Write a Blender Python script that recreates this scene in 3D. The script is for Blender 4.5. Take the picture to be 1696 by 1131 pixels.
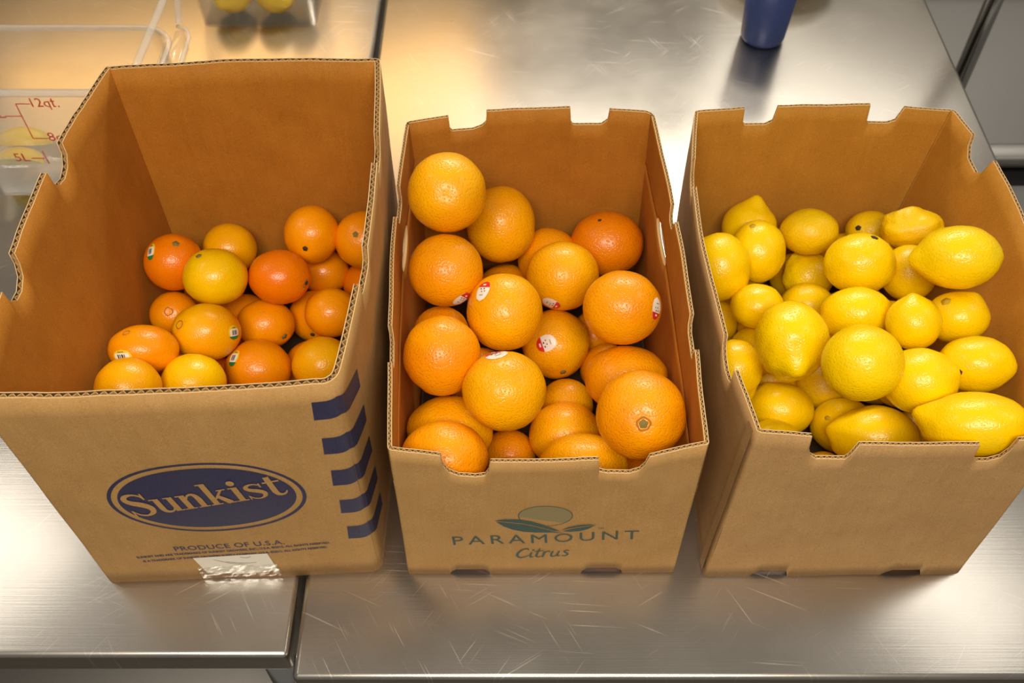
import bpy, bmesh, math, random
from mathutils import Vector, Matrix, noise
PI = math.pi
scene = bpy.context.scene
for o in list(bpy.data.objects): bpy.data.objects.remove(o)
COL = scene.collection

# ---------------------------------------------------------------- camera (table top is z = 0)
PITCH = math.radians(51.8); CAM_H = 1.06; FPX = 1640.0
cam_d = bpy.data.cameras.new('camera'); cam = bpy.data.objects.new('camera', cam_d); COL.objects.link(cam)
cam_d.sensor_width = 36.0; cam_d.lens = 36.0 * FPX / 1696.0; cam_d.clip_start = 0.02
cam.location = (0, 0, CAM_H); cam.rotation_euler = (PI/2 - PITCH, 0, 0)
cam_d.dof.use_dof = True; cam_d.dof.focus_distance = 1.02; cam_d.dof.aperture_fstop = 8.0
scene.camera = cam
CAM = Vector((0, 0, CAM_H))
FW = Vector((0, math.cos(PITCH), -math.sin(PITCH))); RT = Vector((1, 0, 0)); UP = Vector((0, math.sin(PITCH), math.cos(PITCH)))

# ---------------------------------------------------------------- light
w = bpy.data.worlds.new('room_light'); scene.world = w; w.use_nodes = True
w.node_tree.nodes['Background'].inputs[0].default_value = (1.0, 0.93, 0.83, 1)
w.node_tree.nodes['Background'].inputs[1].default_value = 0.13
def area(name, loc, target, sx, sy, power, col):
    d = bpy.data.lights.new(name, 'AREA'); d.shape = 'RECTANGLE'; d.size = sx; d.size_y = sy; d.energy = power; d.color = col
    o = bpy.data.objects.new(name, d); COL.objects.link(o); o.location = loc
    o.rotation_euler = (Vector(target) - Vector(loc)).to_track_quat('-Z', 'Y').to_euler()
    return o
area('ceiling_lamp_left', (-1.36, 1.0, 1.75), (-1.25, 0.9, 0), 0.55, 0.55, 2.7, (1.0, 0.95, 0.88))
area('ceiling_lamp_right', (1.5, 0.92, 1.75), (1.4, 0.85, 0), 0.55, 0.55, 2.2, (1.0, 0.96, 0.90))
area('ceiling_lamp_near', (0.0, -0.55, 1.9), (0.0, -0.2, 0), 1.2, 0.5, 36, (1.0, 0.92, 0.80))
area('ceiling_lamp_far', (0.25, 2.7, 1.9), (0.2, 2.3, 0), 1.2, 0.4, 33, (1.0, 0.93, 0.82))
area('warm_lamp_far', (-1.15, 3.45, 1.55), (-0.5, 1.4, 0), 1.7, 0.6, 9, (1.0, 0.58, 0.20))
area('added_fill_far_right', (1.6, 3.6, 1.8), (0.9, 1.6, 0), 1.4, 0.8, 7, (1.0, 0.95, 0.86))  # added fill without a known fixture, brightens the far right table top

scene.view_settings.view_transform = 'Standard'; scene.view_settings.look = 'None'
scene.view_settings.gamma = 1.0; scene.view_settings.use_curve_mapping = False
scene.view_settings.exposure = 0.38

# ---------------------------------------------------------------- helpers
def S(c):   # sRGB 0-255 to linear
    return tuple(((v/255)/12.92 if v/255 <= 0.04045 else ((v/255+0.055)/1.055)**2.4) for v in c) + (1.0,)
def tag(o, label=None, cat=None, group=None, kind=None):
    if label: o['label'] = label
    if cat: o['category'] = cat
    if group: o['group'] = group
    if kind: o['kind'] = kind
    return o
def mesh_obj(name, verts, faces, mat, parent=None, smooth=True, mats=None, fm=None):
    me = bpy.data.meshes.new(name); me.from_pydata([tuple(v) for v in verts], [], faces); me.update()
    if mats:
        for m in mats: me.materials.append(m)
        if fm: me.polygons.foreach_set('material_index', fm)
    else: me.materials.append(mat)
    if smooth: me.polygons.foreach_set('use_smooth', [True]*len(me.polygons))
    o = bpy.data.objects.new(name, me); COL.objects.link(o)
    if parent: o.parent = parent
    return o
def bm_obj(name, bm, mat, parent=None, smooth=False):
    me = bpy.data.meshes.new(name); bm.to_mesh(me); bm.free(); me.materials.append(mat)
    if smooth: me.polygons.foreach_set('use_smooth', [True]*len(me.polygons))
    o = bpy.data.objects.new(name, me); COL.objects.link(o)
    if parent: o.parent = parent
    return o
def empty(name, loc=(0, 0, 0)):
    o = bpy.data.objects.new(name, None); COL.objects.link(o); o.location = loc; o.empty_display_size = 0.03
    return o
def box_bm(x0, x1, y0, y1, z0, z1, bev=0.0, seg=3):
    bm = bmesh.new(); bmesh.ops.create_cube(bm, size=1)
    for v in bm.verts:
        v.co = Vector((x0 if v.co.x < 0 else x1, y0 if v.co.y < 0 else y1, z0 if v.co.z < 0 else z1))
    if bev: bmesh.ops.bevel(bm, geom=list(bm.edges), offset=bev, segments=seg, profile=0.5, affect='EDGES')
    return bm
def tube(name, pts, r, mat, parent=None, n=12, flat=1.0):
    pts = [Vector(p) for p in pts]; V = []; F = []
    for i, p in enumerate(pts):
        d = (pts[min(i+1, len(pts)-1)] - pts[max(i-1, 0)]).normalized()
        a = d.cross(Vector((0.3, 0.2, 0.93))).normalized(); b = d.cross(a)
        for k in range(n):
            t = 2*PI*k/n; V.append(p + a*math.cos(t)*r + b*math.sin(t)*r*flat)
    for i in range(len(pts)-1):
        for k in range(n): F.append((i*n+k, i*n+(k+1) % n, (i+1)*n+(k+1) % n, (i+1)*n+k))
    F.append(tuple(range(n-1, -1, -1))); F.append(tuple((len(pts)-1)*n+k for k in range(n)))
    return mesh_obj(name, V, F, mat, parent)
def lathe(name, prof, mat, parent=None, n=48, loc=(0, 0, 0)):
    V = []; F = []
    for r, z in prof:
        for k in range(n): t = 2*PI*k/n; V.append((loc[0]+r*math.cos(t), loc[1]+r*math.sin(t), loc[2]+z))
    for i in range(len(prof)-1):
        for k in range(n): F.append((i*n+k, i*n+(k+1) % n, (i+1)*n+(k+1) % n, (i+1)*n+k))
    return mesh_obj(name, V, F, mat, parent)

# ---------------------------------------------------------------- materials
class NT:
    def __init__(s, name):
        s.m = bpy.data.materials.new(name); s.m.use_nodes = True; s.t = s.m.node_tree; s.n = s.t.nodes
        s.b = s.n['Principled BSDF']; s.out = s.n['Material Output']
    def add(s, typ, **kw):
        n = s.n.new(typ)
        for k, v in kw.items():
            if isinstance(k, str) and k.startswith('_'): setattr(n, k[1:], v)
            else: n.inputs[k.replace('__', ' ')].default_value = v
        return n
    def link(s, a, b): s.t.links.new(a, b)
    def coord(s, scale=(1, 1, 1), rot=(0, 0, 0), kind='Object'):
        c = s.n.new('ShaderNodeTexCoord'); m = s.n.new('ShaderNodeMapping'); m.inputs['Scale'].default_value = scale; m.inputs['Rotation'].default_value = rot
        s.link(c.outputs[kind], m.inputs[0]); return m.outputs[0]
    def noise(s, vec, scale, detail=3, rough=0.5):
        n = s.add('ShaderNodeTexNoise', Scale=scale, Detail=detail, Roughness=rough); s.link(vec, n.inputs['Vector']); return n.outputs['Fac']
    def ramp(s, fac, stops):
        r = s.n.new('ShaderNodeValToRGB'); e = r.color_ramp.elements
        while len(e) < len(stops): e.new(0.5)
        for k, (p, c) in enumerate(stops): e[k].position = p; e[k].color = c
        s.link(fac, r.inputs[0]); return r.outputs[0]
    def mix(s, fac, a, b, mode='MIX'):
        n = s.n.new('ShaderNodeMix'); n.data_type = 'RGBA'; n.blend_type = mode
        for i, v in ((0, fac), (6, a), (7, b)):
            if hasattr(v, 'links'): s.link(v, n.inputs[i])
            else: n.inputs[i].default_value = v
        return n.outputs[2]
    def bump(s, h, strength, dist, prev=None):
        b = s.add('ShaderNodeBump', Strength=strength, Distance=dist); s.link(h, b.inputs['Height'])
        if prev: s.link(prev, b.inputs['Normal'])
        return b.outputs[0]
    def set(s, **kw):
        for k, v in kw.items():
            k = k.replace('__', ' ')
            if hasattr(v, 'links'): s.link(v, s.b.inputs[k])
            else: s.b.inputs[k].default_value = v
        return s.m
def plain(name, col, rough=0.5, metal=0.0, **kw):
    t = NT(name); return t.set(Base__Color=col, Roughness=rough, Metallic=metal, **kw)
def g(v): return (v, v, v, 1)

def kraft(name, c, c2, axis_scale):
    t = NT(name); co = t.coord()
    n1 = t.noise(co, 22, 4, 0.6); base = t.ramp(n1, [(0.3, c2), (0.7, c)])
    n2 = t.noise(co, 900, 2, 0.6); fib = t.ramp(n2, [(0.3, g(0.76)), (0.68, g(1.11))])
    col = t.mix(1.0, base, fib, 'MULTIPLY')
    n3 = t.noise(t.coord(axis_scale), 1, 2); fl = t.ramp(n3, [(0.3, g(0.97)), (0.7, g(1.025))])
    col = t.mix(1.0, col, fl, 'MULTIPLY')
    nb = t.bump(n2, 0.12, 0.0006); nb = t.bump(n3, 0.06, 0.0012, nb)
    return t.set(Base__Color=col, Roughness=0.72, Normal=nb, Specular__IOR__Level=0.3)
M = {}
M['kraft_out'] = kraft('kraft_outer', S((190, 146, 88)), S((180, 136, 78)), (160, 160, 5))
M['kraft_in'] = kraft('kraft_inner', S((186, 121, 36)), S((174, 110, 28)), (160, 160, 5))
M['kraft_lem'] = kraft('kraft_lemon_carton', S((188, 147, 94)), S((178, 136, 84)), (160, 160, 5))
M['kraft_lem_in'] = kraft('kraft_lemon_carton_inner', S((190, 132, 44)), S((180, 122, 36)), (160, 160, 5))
M['kraft_cut'] = plain('kraft_cut_edge', S((226, 190, 134)), 0.8)
M['kraft_flute'] = plain('kraft_flute', S((182, 138, 80)), 0.85)
M['kraft_shade'] = plain('kraft_painted_shade', S((62, 40, 18)), 0.9)  # dark kraft with the shade of flute channels and foot notches painted in
def ink(name, c, c2):
    t = NT(name); n = t.noise(t.coord(), 500, 3, 0.7)
    return t.set(Base__Color=t.ramp(n, [(0.25, c2), (0.6, c)]), Roughness=0.6)
M['ink_blue'] = ink('navy_ink', S((42, 40, 72)), S((60, 55, 80)))
M['ink_green'] = ink('dark_green_ink', S((38, 68, 62)), S((58, 82, 68)))
M['ink_sun'] = ink('pale_green_ink', S((136, 122, 80)), S((146, 126, 82)))
M['ink_red'] = plain('red_ink', S((196, 32, 30)), 0.5)
M['paper'] = plain('white_paper', S((236, 226, 206)), 0.45)

def steel(name, base, rough, scr=1.0):
    t = NT(name); co = t.coord()
    br = t.noise(t.coord((6, 420, 60)), 1, 3, 0.6)                       # brushed grain along x
    cl = t.noise(co, 5, 3, 0.55)
    rg = t.ramp(cl, [(0.3, g(rough-0.05)), (0.7, g(rough+0.06))])
    nb = t.bump(br, 0.045, 0.002)
    fac = None
    for k, (rz, sc) in enumerate(((0.06, 1.0), (-0.55, 1.25), (1.05, 1.1), (0.42, 0.8), (2.2, 1.2))):
        m2_ = t.n.new('ShaderNodeMapping'); m2_.inputs['Scale'].default_value = (9*sc, 420*sc, 1); t.link(t.coord((1, 1, 1), (0, 0, rz)), m2_.inputs[0]); ns = t.noise(m2_.outputs[0], 1.0, 1, 0.4)
        line = t.ramp(ns, [(0.69, g(0)), (0.73, g(1))])
        gate = t.ramp(t.noise(t.coord((1, 1, 1), (0, 0, rz+1)), 7+k, 2), [(0.50, g(0)), (0.64, g(1))])
        l2 = t.mix(1.0, line, gate, 'MULTIPLY')
        fac = l2 if fac is None else t.mix(1.0, fac, l2, 'LIGHTEN')
    fac = t.mix(1.0, fac, g(0.7), 'MULTIPLY')
    col = t.mix(fac, base, tuple(min(1, v*1.45) for v in base[:3])+(1,))
    rr = t.mix(fac, rg, g(0.5))
    m = t.set(Base__Color=col, Metallic=1.0, Roughness=rr, Normal=nb)
    g2 = t.add('ShaderNodeBsdfAnisotropic', Roughness=0.19); t.link(col, g2.inputs['Color']); t.link(nb, g2.inputs['Normal'])
    mx = t.n.new('ShaderNodeMixShader'); mx.inputs[0].default_value = 0.4
    t.link(t.b.outputs[0], mx.inputs[1]); t.link(g2.outputs[0], mx.inputs[2]); t.link(mx.outputs[0], t.out.inputs[0])
    return m
M['steel'] = steel('brushed_stainless_steel', S((196, 189, 178)), 0.32)
M['steel_dark'] = plain('dull_steel', S((150, 146, 140)), 0.4, 0.9)
M['chrome'] = plain('polished_steel_tube', S((205, 204, 202)), 0.18, 1.0)
M['grey_panel'] = plain('grey_painted_steel', S((112, 110, 106)), 0.5, 0.3)
M['dark_panel'] = plain('dark_body_gap_shade', S((40, 39, 38)), 0.8)  # dark stand body; on the back strip it paints the shade of a gap
M['floor'] = plain('dark_floor_tile', S((84, 80, 74)), 0.6)

def clear_plastic(name='clear_polycarbonate', milk=0.025):
    t = NT(name); t.n.remove(t.b)
    tr = t.n.new('ShaderNodeBsdfTransparent'); tr.inputs[0].default_value = (0.95, 0.945, 0.93, 1)
    gl = t.n.new('ShaderNodeBsdfGlossy'); gl.inputs['Roughness'].default_value = 0.08
    df = t.n.new('ShaderNodeBsdfDiffuse'); df.inputs[0].default_value = (0.85, 0.82, 0.76, 1)
    lw = t.n.new('ShaderNodeLayerWeight'); lw.inputs['Blend'].default_value = 0.3
    pw = t.add('ShaderNodeMath', _operation='POWER'); pw.inputs[1].default_value = 2.0; t.link(lw.outputs['Facing'], pw.inputs[0])
    fr = t.add('ShaderNodeMath', _operation='MULTIPLY_ADD'); fr.inputs[1].default_value = 0.38; fr.inputs[2].default_value = 0.025; t.link(pw.outputs[0], fr.inputs[0])
    m1 = t.n.new('ShaderNodeMixShader'); m2 = t.n.new('ShaderNodeMixShader'); m2.inputs[0].default_value = milk
    t.link(fr.outputs[0], m1.inputs[0]); t.link(tr.outputs[0], m1.inputs[1]); t.link(gl.outputs[0], m1.inputs[2])
    t.link(m1.outputs[0], m2.inputs[1]); t.link(df.outputs[0], m2.inputs[2]); t.link(m2.outputs[0], t.out.inputs[0])
    return t.m
M['clear'] = clear_plastic(); M['clear_edge'] = clear_plastic('clear_polycarbonate_edge', 0.22)
def clear_film():
    t = NT('clear_tape'); t.n.remove(t.b)
    tr = t.n.new('ShaderNodeBsdfTransparent'); gl = t.n.new('ShaderNodeBsdfGlossy'); gl.inputs['Roughness'].default_value = 0.12
    m1 = t.n.new('ShaderNodeMixShader'); m1.inputs[0].default_value = 0.18
    t.link(tr.outputs[0], m1.inputs[1]); t.link(gl.outputs[0], m1.inputs[2]); t.link(m1.outputs[0], t.out.inputs[0]); return t.m
M['tape'] = clear_film()

def peel(name, c_lo, c_hi, pore, blush=None, rough=0.36, pore_scale=420, bs=0.35):
    t = NT(name); co = t.coord()
    oi = t.n.new('ShaderNodeObjectInfo'); ad = t.n.new('ShaderNodeVectorMath'); ad.operation = 'ADD'
    ml = t.n.new('ShaderNodeVectorMath'); ml.operation = 'SCALE'; t.link(oi.outputs['Location'], ml.inputs[0]); ml.inputs['Scale'].default_value = 37.0
    t.link(co, ad.inputs[0]); t.link(ml.outputs[0], ad.inputs[1]); v = ad.outputs[0]
    n1 = t.noise(v, 16, 3, 0.5)
    col = t.ramp(n1, [(0.3, c_lo), (0.7, c_hi)])
    if blush:
        nb = t.noise(v, 11, 2, 0.5); col = t.mix(t.ramp(nb, [(0.58, g(0)), (0.78, g(0.6))]), col, blush)
    vo = t.add('ShaderNodeTexVoronoi', _feature='SMOOTH_F1', Scale=pore_scale, Smoothness=0.5, Randomness=1.0); t.link(v, vo.inputs['Vector'])
    pr = t.ramp(vo.outputs['Distance'], [(0.0, g(0.0)), (0.5, g(1.0))])
    col = t.mix(t.ramp(vo.outputs['Distance'], [(0.05, g(0.45)), (0.35, g(0.0))]), col, pore)
    spots = t.ramp(t.noise(v, 130, 2, 0.5), [(0.70, g(0)), (0.76, g(0.14))])
    col = t.mix(spots, col, S((150, 100, 40)))
    b = t.bump(pr, bs, 0.0009); b2 = t.bump(t.noise(v, 60, 2), 0.10, 0.003, b)
    return t.set(Base__Color=col, Roughness=rough, Normal=b2, Specular__IOR__Level=0.45)
M['orange_deep'] = peel('deep_orange_peel', S((234, 116, 0)), S((240, 130, 0)), S((216, 98, 0)), None, 0.28, 420, 0.28)
M['orange_mid'] = peel('orange_peel', S((240, 140, 0)), S((246, 158, 0)), S((226, 114, 0)), None, 0.28, 420, 0.28)
M['orange_gold'] = peel('golden_orange_peel', S((240, 160, 0)), S((246, 180, 0)), S((228, 146, 0)), None, 0.28, 420, 0.28)
M['orange_yellow'] = peel('yellow_orange_peel', S((244, 184, 0)), S((248, 204, 0)), S((234, 168, 0)), None, 0.27, 420, 0.28)
M['orange_lemon'] = peel('lemon_yellow_orange_peel', S((248, 190, 0)), S((252, 206, 0)), S((240, 176, 0)), None, 0.27, 420, 0.28)
M['grape_gold'] = peel('golden_grapefruit_peel', S((242, 158, 0)), S((248, 178, 0)), S((226, 136, 0)), S((240, 130, 0)), 0.30, 360, 0.55)
M['grape_amber'] = peel('amber_grapefruit_peel', S((238, 142, 0)), S((246, 164, 0)), S((222, 122, 0)), S((232, 112, 0)), 0.30, 360, 0.55)
M['grape_blush'] = peel('blushed_grapefruit_peel', S((226, 116, 0)), S((238, 138, 0)), S((206, 98, 0)), S((226, 92, 60)), 0.30, 360, 0.55)
M['lemon'] = peel('lemon_peel', S((248, 200, 0)), S((252, 211, 0)), S((238, 184, 0)), None, 0.28, 380, 0.32)
M['lemon_pale'] = peel('pale_lemon_peel', S((248, 203, 0)), S((252, 214, 0)), S((238, 190, 0)), None, 0.28, 340, 0.42)
M['lemon_dull'] = peel('dull_lemon_peel', S((238, 188, 0)), S((244, 200, 0)), S((224, 174, 0)), S((190, 160, 0)), 0.4, 340, 0.4)
M['stem'] = plain('dried_green_stem', S((134, 112, 50)), 0.8)
M['stem_dark'] = plain('dark_brown_stem', S((62, 44, 24)), 0.85)
M['scar'] = plain('brown_peel_scar', S((176, 106, 24)), 0.75)
M['scar_lemon'] = plain('olive_peel_scar', S((196, 160, 24)), 0.75)
M['st_white'] = plain('sticker_white', S((240, 232, 214)), 0.4)
M['st_yellow'] = plain('sticker_yellow', S((238, 200, 40)), 0.4)
M['st_green'] = plain('sticker_green', S((30, 122, 62)), 0.4)
M['st_red'] = plain('sticker_red', S((214, 40, 34)), 0.4)
M['st_dark'] = plain('sticker_ink', S((48, 40, 56)), 0.5)
M['flesh'] = plain('lemon_flesh', S((250, 226, 96)), 0.25)
M['pith'] = plain('lemon_pith', S((250, 242, 196)), 0.6)
M['blue_cup'] = plain('matte_navy_plastic', S((46, 62, 112)), 0.42)
M['ceramic'] = plain('white_ceramic', S((244, 238, 222)), 0.2)

# ---------------------------------------------------------------- floor, tables, equipment
tag(bm_obj('wall_back', box_bm(-4, 4, 5.4, 5.5, -0.9, 2.2), plain('pale_wall_paint', S((205, 192, 168)), 0.7)), 'pale wall at the far side of the kitchen', None, None, 'structure')
tag(bm_obj('floor', box_bm(-4, 4, -2.5, 5.5, -0.95, -0.9), M['floor']), 'dark grey kitchen floor far below the steel tables', None, None, 'structure')
def table(label, x0, x1, y0, y1, legs):
    t = empty('work_table', (0, 0, 0)); tag(t, label, 'table', 'stainless steel work tables')
    bm_obj('table_top', box_bm(x0, x1, y0, y1, -0.042, 0, 0.007, 4), M['steel'], t, True)
    bm_obj('undershelf', box_bm(x0+0.04, x1-0.04, y0+0.012, y1-0.05, -0.62, -0.585, 0.006, 2), M['steel_dark'], t, True)
    for x, y in legs:
        l = tube('leg', [(x, y, -0.04), (x, y, -0.9)], 0.02, M['chrome'], t, 20)
        lathe('leg_socket', [(0.021, -0.04), (0.033, -0.042), (0.033, -0.075), (0.026, -0.09), (0.021, -0.09)], M['steel_dark'], l, 24, (x, y, 0))
    return t
table('left stainless steel work table carrying the clear plastic tubs', -1.75, -0.2445, 0.397, 2.05, ((-0.292, 0.455), (-1.69, 0.455), (-0.30, 1.98), (-1.69, 1.98)))
table('right stainless steel work table with the wide tall front edge and blue tumbler', -0.2375, 0.775, 0.3725, 2.05, ((-0.19, 0.45), (0.725, 0.45), (-0.19, 1.98), (0.725, 1.98)))

eq = empty('equipment_stand', (0.8, 1.0, -0.9)); tag(eq, 'low grey steel equipment stand beyond the right edge of the table', 'stand')
def eqp(name, b, mat, bev=0.004):
    o = bm_obj(name, box_bm(*b, bev, 2), mat, eq, True); o.matrix_parent_inverse = Matrix.Translation(-eq.location); return o
eqp('top_panel', (0.86, 2.0, 1.58, 2.6, -0.33, -0.3), M['grey_panel'])
eqp('front_rail', (0.86, 2.0, 1.53, 1.58, -0.315, -0.285), M['steel_dark'], 0.008)
eqp('lower_panel', (0.86, 2.0, 0.7, 1.50, -0.36, -0.33), M['grey_panel'])
eqp('body', (0.9, 1.96, 0.75, 2.55, -0.9, -0.36), M['dark_panel'])
eqp('back_gap_shade', (0.86, 2.0, 2.15, 2.6, -0.3, -0.24), M['dark_panel'])  # dark strip painting the shaded gap beyond the stand
ps = empty('rack_post', (0.888, 1.622, -0.297)); tag(ps, 'upright steel tube post rising beside the right table edge', 'post')
p_ = tube('tube', [(0, 0, 0.003), (0, 0, 1.2)], 0.0165, M['chrome'], ps, 24)
lathe('foot_flange', [(0.017, 0.02), (0.032, 0.015), (0.036, 0.001), (0.0, 0.001)], M['steel_dark'], ps, 24)

# ---------------------------------------------------------------- corrugated cartons
class Carton:
    """walls between four corners (front-left, front-right, back-right, back-left), bottom to top"""
    def __init__(s, name, label, group, cb, ct, H, r, t, bulge, mats, wave):
        s.cb = [Vector(c) for c in cb]; s.ct = [Vector(c) for c in ct]; s.H = H; s.r = r; s.t = t; s.bul = bulge; s.mo, s.mi = mats; s.wave = wave
        s.root = empty(name, (sum(c[0] for c in cb)/4, sum(c[1] for c in cb)/4, 0)); tag(s.root, label, 'box', group)
        s.inv = Matrix.Translation(-s.root.location)
    def L(s, p): return (s.cb[(p+1) % 4] - s.cb[p]).length
    def plan(s, p, u, z, off):
        """point of panel p at distance u along its foot, height z; off = outward offset"""
        k = max(-0.1, min(1.15, z/s.H)); c = [s.cb[i].lerp(s.ct[i], k) for i in range(4)]
        A, B, P0, N1 = c[p], c[(p+1) % 4], c[(p-1) % 4], c[(p+2) % 4]
        d = (B-A); Ln = d.length; d /= Ln; q = u/s.L(p); x = q*Ln
        d0 = (A-P0).normalized(); d1 = (N1-B).normalized()
        n = Vector((d.y, -d.x)); ra, rb = s.r[p], s.r[(p+1) % 4]
        if x < ra:
            tt = 0.5+0.5*max(0, x)/ra; pa = A-d0*ra; pb = A+d*ra
            pt = pa*(1-tt)**2+A*2*tt*(1-tt)+pb*tt*tt; nn = (Vector((d0.y, -d0.x))*(1-tt)+n*tt).normalized()
        elif Ln-x < rb:
            tt = 0.5*(x-(Ln-rb))/rb; pa = B-d*rb; pb = B+d1*rb
            pt = pa*(1-tt)**2+B*2*tt*(1-tt)+pb*tt*tt; nn = (n*(1-tt)+Vector((d1.y, -d1.x))*tt).normalized()
        else: pt = A+d*x; nn = n
        bz, kink = s.bul[p]
        sh = (q/kink if q < kink else (1-q)/(1-kink)); sh = math.sin(PI/2*max(0, min(1, sh)))
        sh = max(0, sh)
        pt = pt+n*(bz*sh*(0.15+0.85*max(0, k)**1.2))
        pt = pt+n*0.0012*noise.noise(Vector((pt.x*14, pt.y*14, z*11)))
        pt = pt+nn*off
        return Vector((pt.x, pt.y, z))
    def panel(s, p, name, top, bottom=None, holes=(), label=None):
        L = s.L(p); top = sorted(top); bottom = bottom or [(0, 0.0), (L, 0.0)]
        def ev(prof, u):
            if u <= prof[0][0]: return prof[0][1]
            for (a, za), (b, zb) in zip(prof, prof[1:]):
                if u <= b: return za+(zb-za)*(u-a)/(b-a) if b > a else zb
            return prof[-1][1]
        us = {0.0, L}
        for k in range(1, int(L/0.006)): us.add(k*L/int(L/0.006))
        for prof in (top, bottom):
            for a, _ in prof:
                if 0 <= a <= L: us.add(a)
        for (uc, zc, ru, rz) in holes:
            for k in range(17): us.add(uc+ru*math.cos(PI*k/16))
        for rr, e in ((s.r[p], 0), (s.r[(p+1) % 4], 1)):
            for k in range(6): us.add(rr*k/5 if e == 0 else L-rr*k/5)
        us = sorted(us); us = [u for i, u in enumerate(us) if i == 0 or u-us[i-1] > 1e-5]
        jit = lambda u: 0.0006*noise.noise(Vector((u*90, p*7.3, s.H*50)))+0.0007*noise.noise(Vector((u*22, p*3.3, s.H*20)))
        V = []; F = []; FM = []
        def vert(pt): V.append(pt); return len(V)-1
        def sheet(off, mi, flip, lip_in):
            nz = 12; prev = None
            for u in us:
                zt = ev(top, u)+jit(u); zb = ev(bottom, u); spans = [(zb, zt)]
                if holes:
                    uc, zc, ru, rz = holes[0]; e = 1-((u-uc)/ru)**2; hh = rz*math.sqrt(e) if e > 0 else 0
                    spans = [(zb, zc-hh), (zc+hh, zt)]
                col = []
                for (a, b) in spans: col.append([vert(s.plan(p, u, a+(b-a)*k/nz, off)) for k in range(nz+1)])
                # rolled lip of the liner at the rim, then down into the fluting
                lip = [vert(s.plan(p, u, zt, off+lip_in)), vert(s.plan(p, u, zt-0.009, off+lip_in))]
                if prev:
                    for ca, cb_ in zip(prev[0], col):
                        for k in range(nz):
                            f = (ca[k], cb_[k], cb_[k+1], ca[k+1]); F.append(f if not flip else f[::-1]); FM.append(mi)
                    ta, tb = prev[0][-1][-1], col[-1][-1]
                    for (a0, b0), (a1, b1), m in (((ta, tb), (prev[1][0], lip[0]), 2), ((prev[1][0], lip[0]), (prev[1][1], lip[1]), 3)):
                        f = (a0, b0, b1, a1); F.append(f if not flip else f[::-1]); FM.append(m)
                    if prev[2] is not None: pass
                prev = (col, lip, 1); rows.append((col, lip))
        rows = []; sheet(0.0, 0, False, -0.0009); ro = rows
        rows = []; sheet(-s.t, 1, True, 0.0009); ri = rows
        for i in range(len(us)-1):                                          # floor of the flute channel and bottom edge in painted shade, hole rims
            F.append((ro[i][1][1], ro[i+1][1][1], ri[i+1][1][1], ri[i][1][1])); FM.append(3)
            F.append((ri[i][0][0][0], ri[i+1][0][0][0], ro[i+1][0][0][0], ro[i][0][0][0])); FM.append(3)
            if holes:
                F.append((ro[i][0][0][-1], ro[i+1][0][0][-1], ri[i+1][0][0][-1], ri[i][0][0][-1])); FM.append(2)
                F.append((ri[i][0][1][0], ri[i+1][0][1][0], ro[i+1][0][1][0], ro[i][0][1][0])); FM.append(2)
        o = mesh_obj(name, V, F, None, s.root, True, [s.mo, s.mi, M['kraft_cut'], M['kraft_shade']], FM); o.matrix_parent_inverse = s.inv
        if label: o['label'] = label
        # wavy fluting between the liners along the rim
        path = []; 
        for a, b in zip(us, us[1:]):
            za, zb = ev(top, a)+jit(a), ev(top, b)+jit(b); n = max(1, int(math.hypot(b-a, zb-za)/(s.wave/6)))
            for k in range(n): path.append((a+(b-a)*k/n, za+(zb-za)*k/n, math.hypot(b-a, zb-za)/n))
        V = []; F = []; ph = 0.0; amp = s.t/2-0.0011
        th = 0.00042; lat_prev = None
        for i, (u, z, d) in enumerate(path):
            lat = -s.t/2+amp*math.asin(math.sin(2*PI*ph/s.wave))*2/PI
            c = math.cos(2*PI*ph/s.wave); sl = (4*amp/s.wave)*(1 if c > 0 else -1); nu, nl = -sl/math.hypot(1, sl), 1/math.hypot(1, sl)
            ph += d
            for e in (-1, 1):
                uu = u+e*th*nu; ll = lat+e*th*nl
                V.append(s.plan(p, uu, z-0.0003, ll)); V.append(s.plan(p, uu, z-0.0085, ll))
        for i in range(len(path)-1):
            a = i*4; b = a+4; F += [(a, b, b+2, a+2), (a+1, b+1, b, a), (a+2, b+2, b+3, a+3)]
        fl = mesh_obj('fluting', V, F, M['kraft_flute'], o, False)
        pass
        return o
    def bottom(s):
        V = []; 
        ring = []
        for p in range(4):
            L = s.L(p)
            for k in range(12): V.append(s.plan(p, L*k/12, 0.0035, -s.t*1.6))
        F = [tuple(range(len(V)))]
        V2 = [v-Vector((0, 0, 0.003)) for v in V]; n = len(V); F.append(tuple(range(2*n-1, n-1, -1)))
        o = mesh_obj('bottom_panel', V+V2, F, M['kraft_shade'], s.root, False); o.matrix_parent_inverse = s.inv  # floor given the shade colour so the foot notches look dark
    def flat(s, p, name, polys, mat, parent, off=0.0004, sub=0.012, label=None):
        """flat print: polygons given as (u, z) lists laid on panel p"""
        bm = bmesh.new()
        for poly in polys:
            if len(poly) and isinstance(poly[0][0], (tuple, list)): continue
            vs = [bm.verts.new((a, b, 0)) for a, b in poly]
            try: bm.faces.new(vs)
            except ValueError: pass
        bmesh.ops.triangulate(bm, faces=list(bm.faces))
        if sub:
            for _ in range(3):
                le = [e for e in bm.edges if e.calc_length() > sub]
                if not le: break
                bmesh.ops.subdivide_edges(bm, edges=le, cuts=1); bmesh.ops.triangulate(bm, faces=list(bm.faces))
        for v in bm.verts: v.co = s.plan(p, v.co.x, v.co.y, off)
        for f in bm.faces:
            f.normal_update()
        o = bm_obj(name, bm, mat, parent)
        if parent is s.root: o.matrix_parent_inverse = s.inv
        if label: o['label'] = label
        return o

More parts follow.
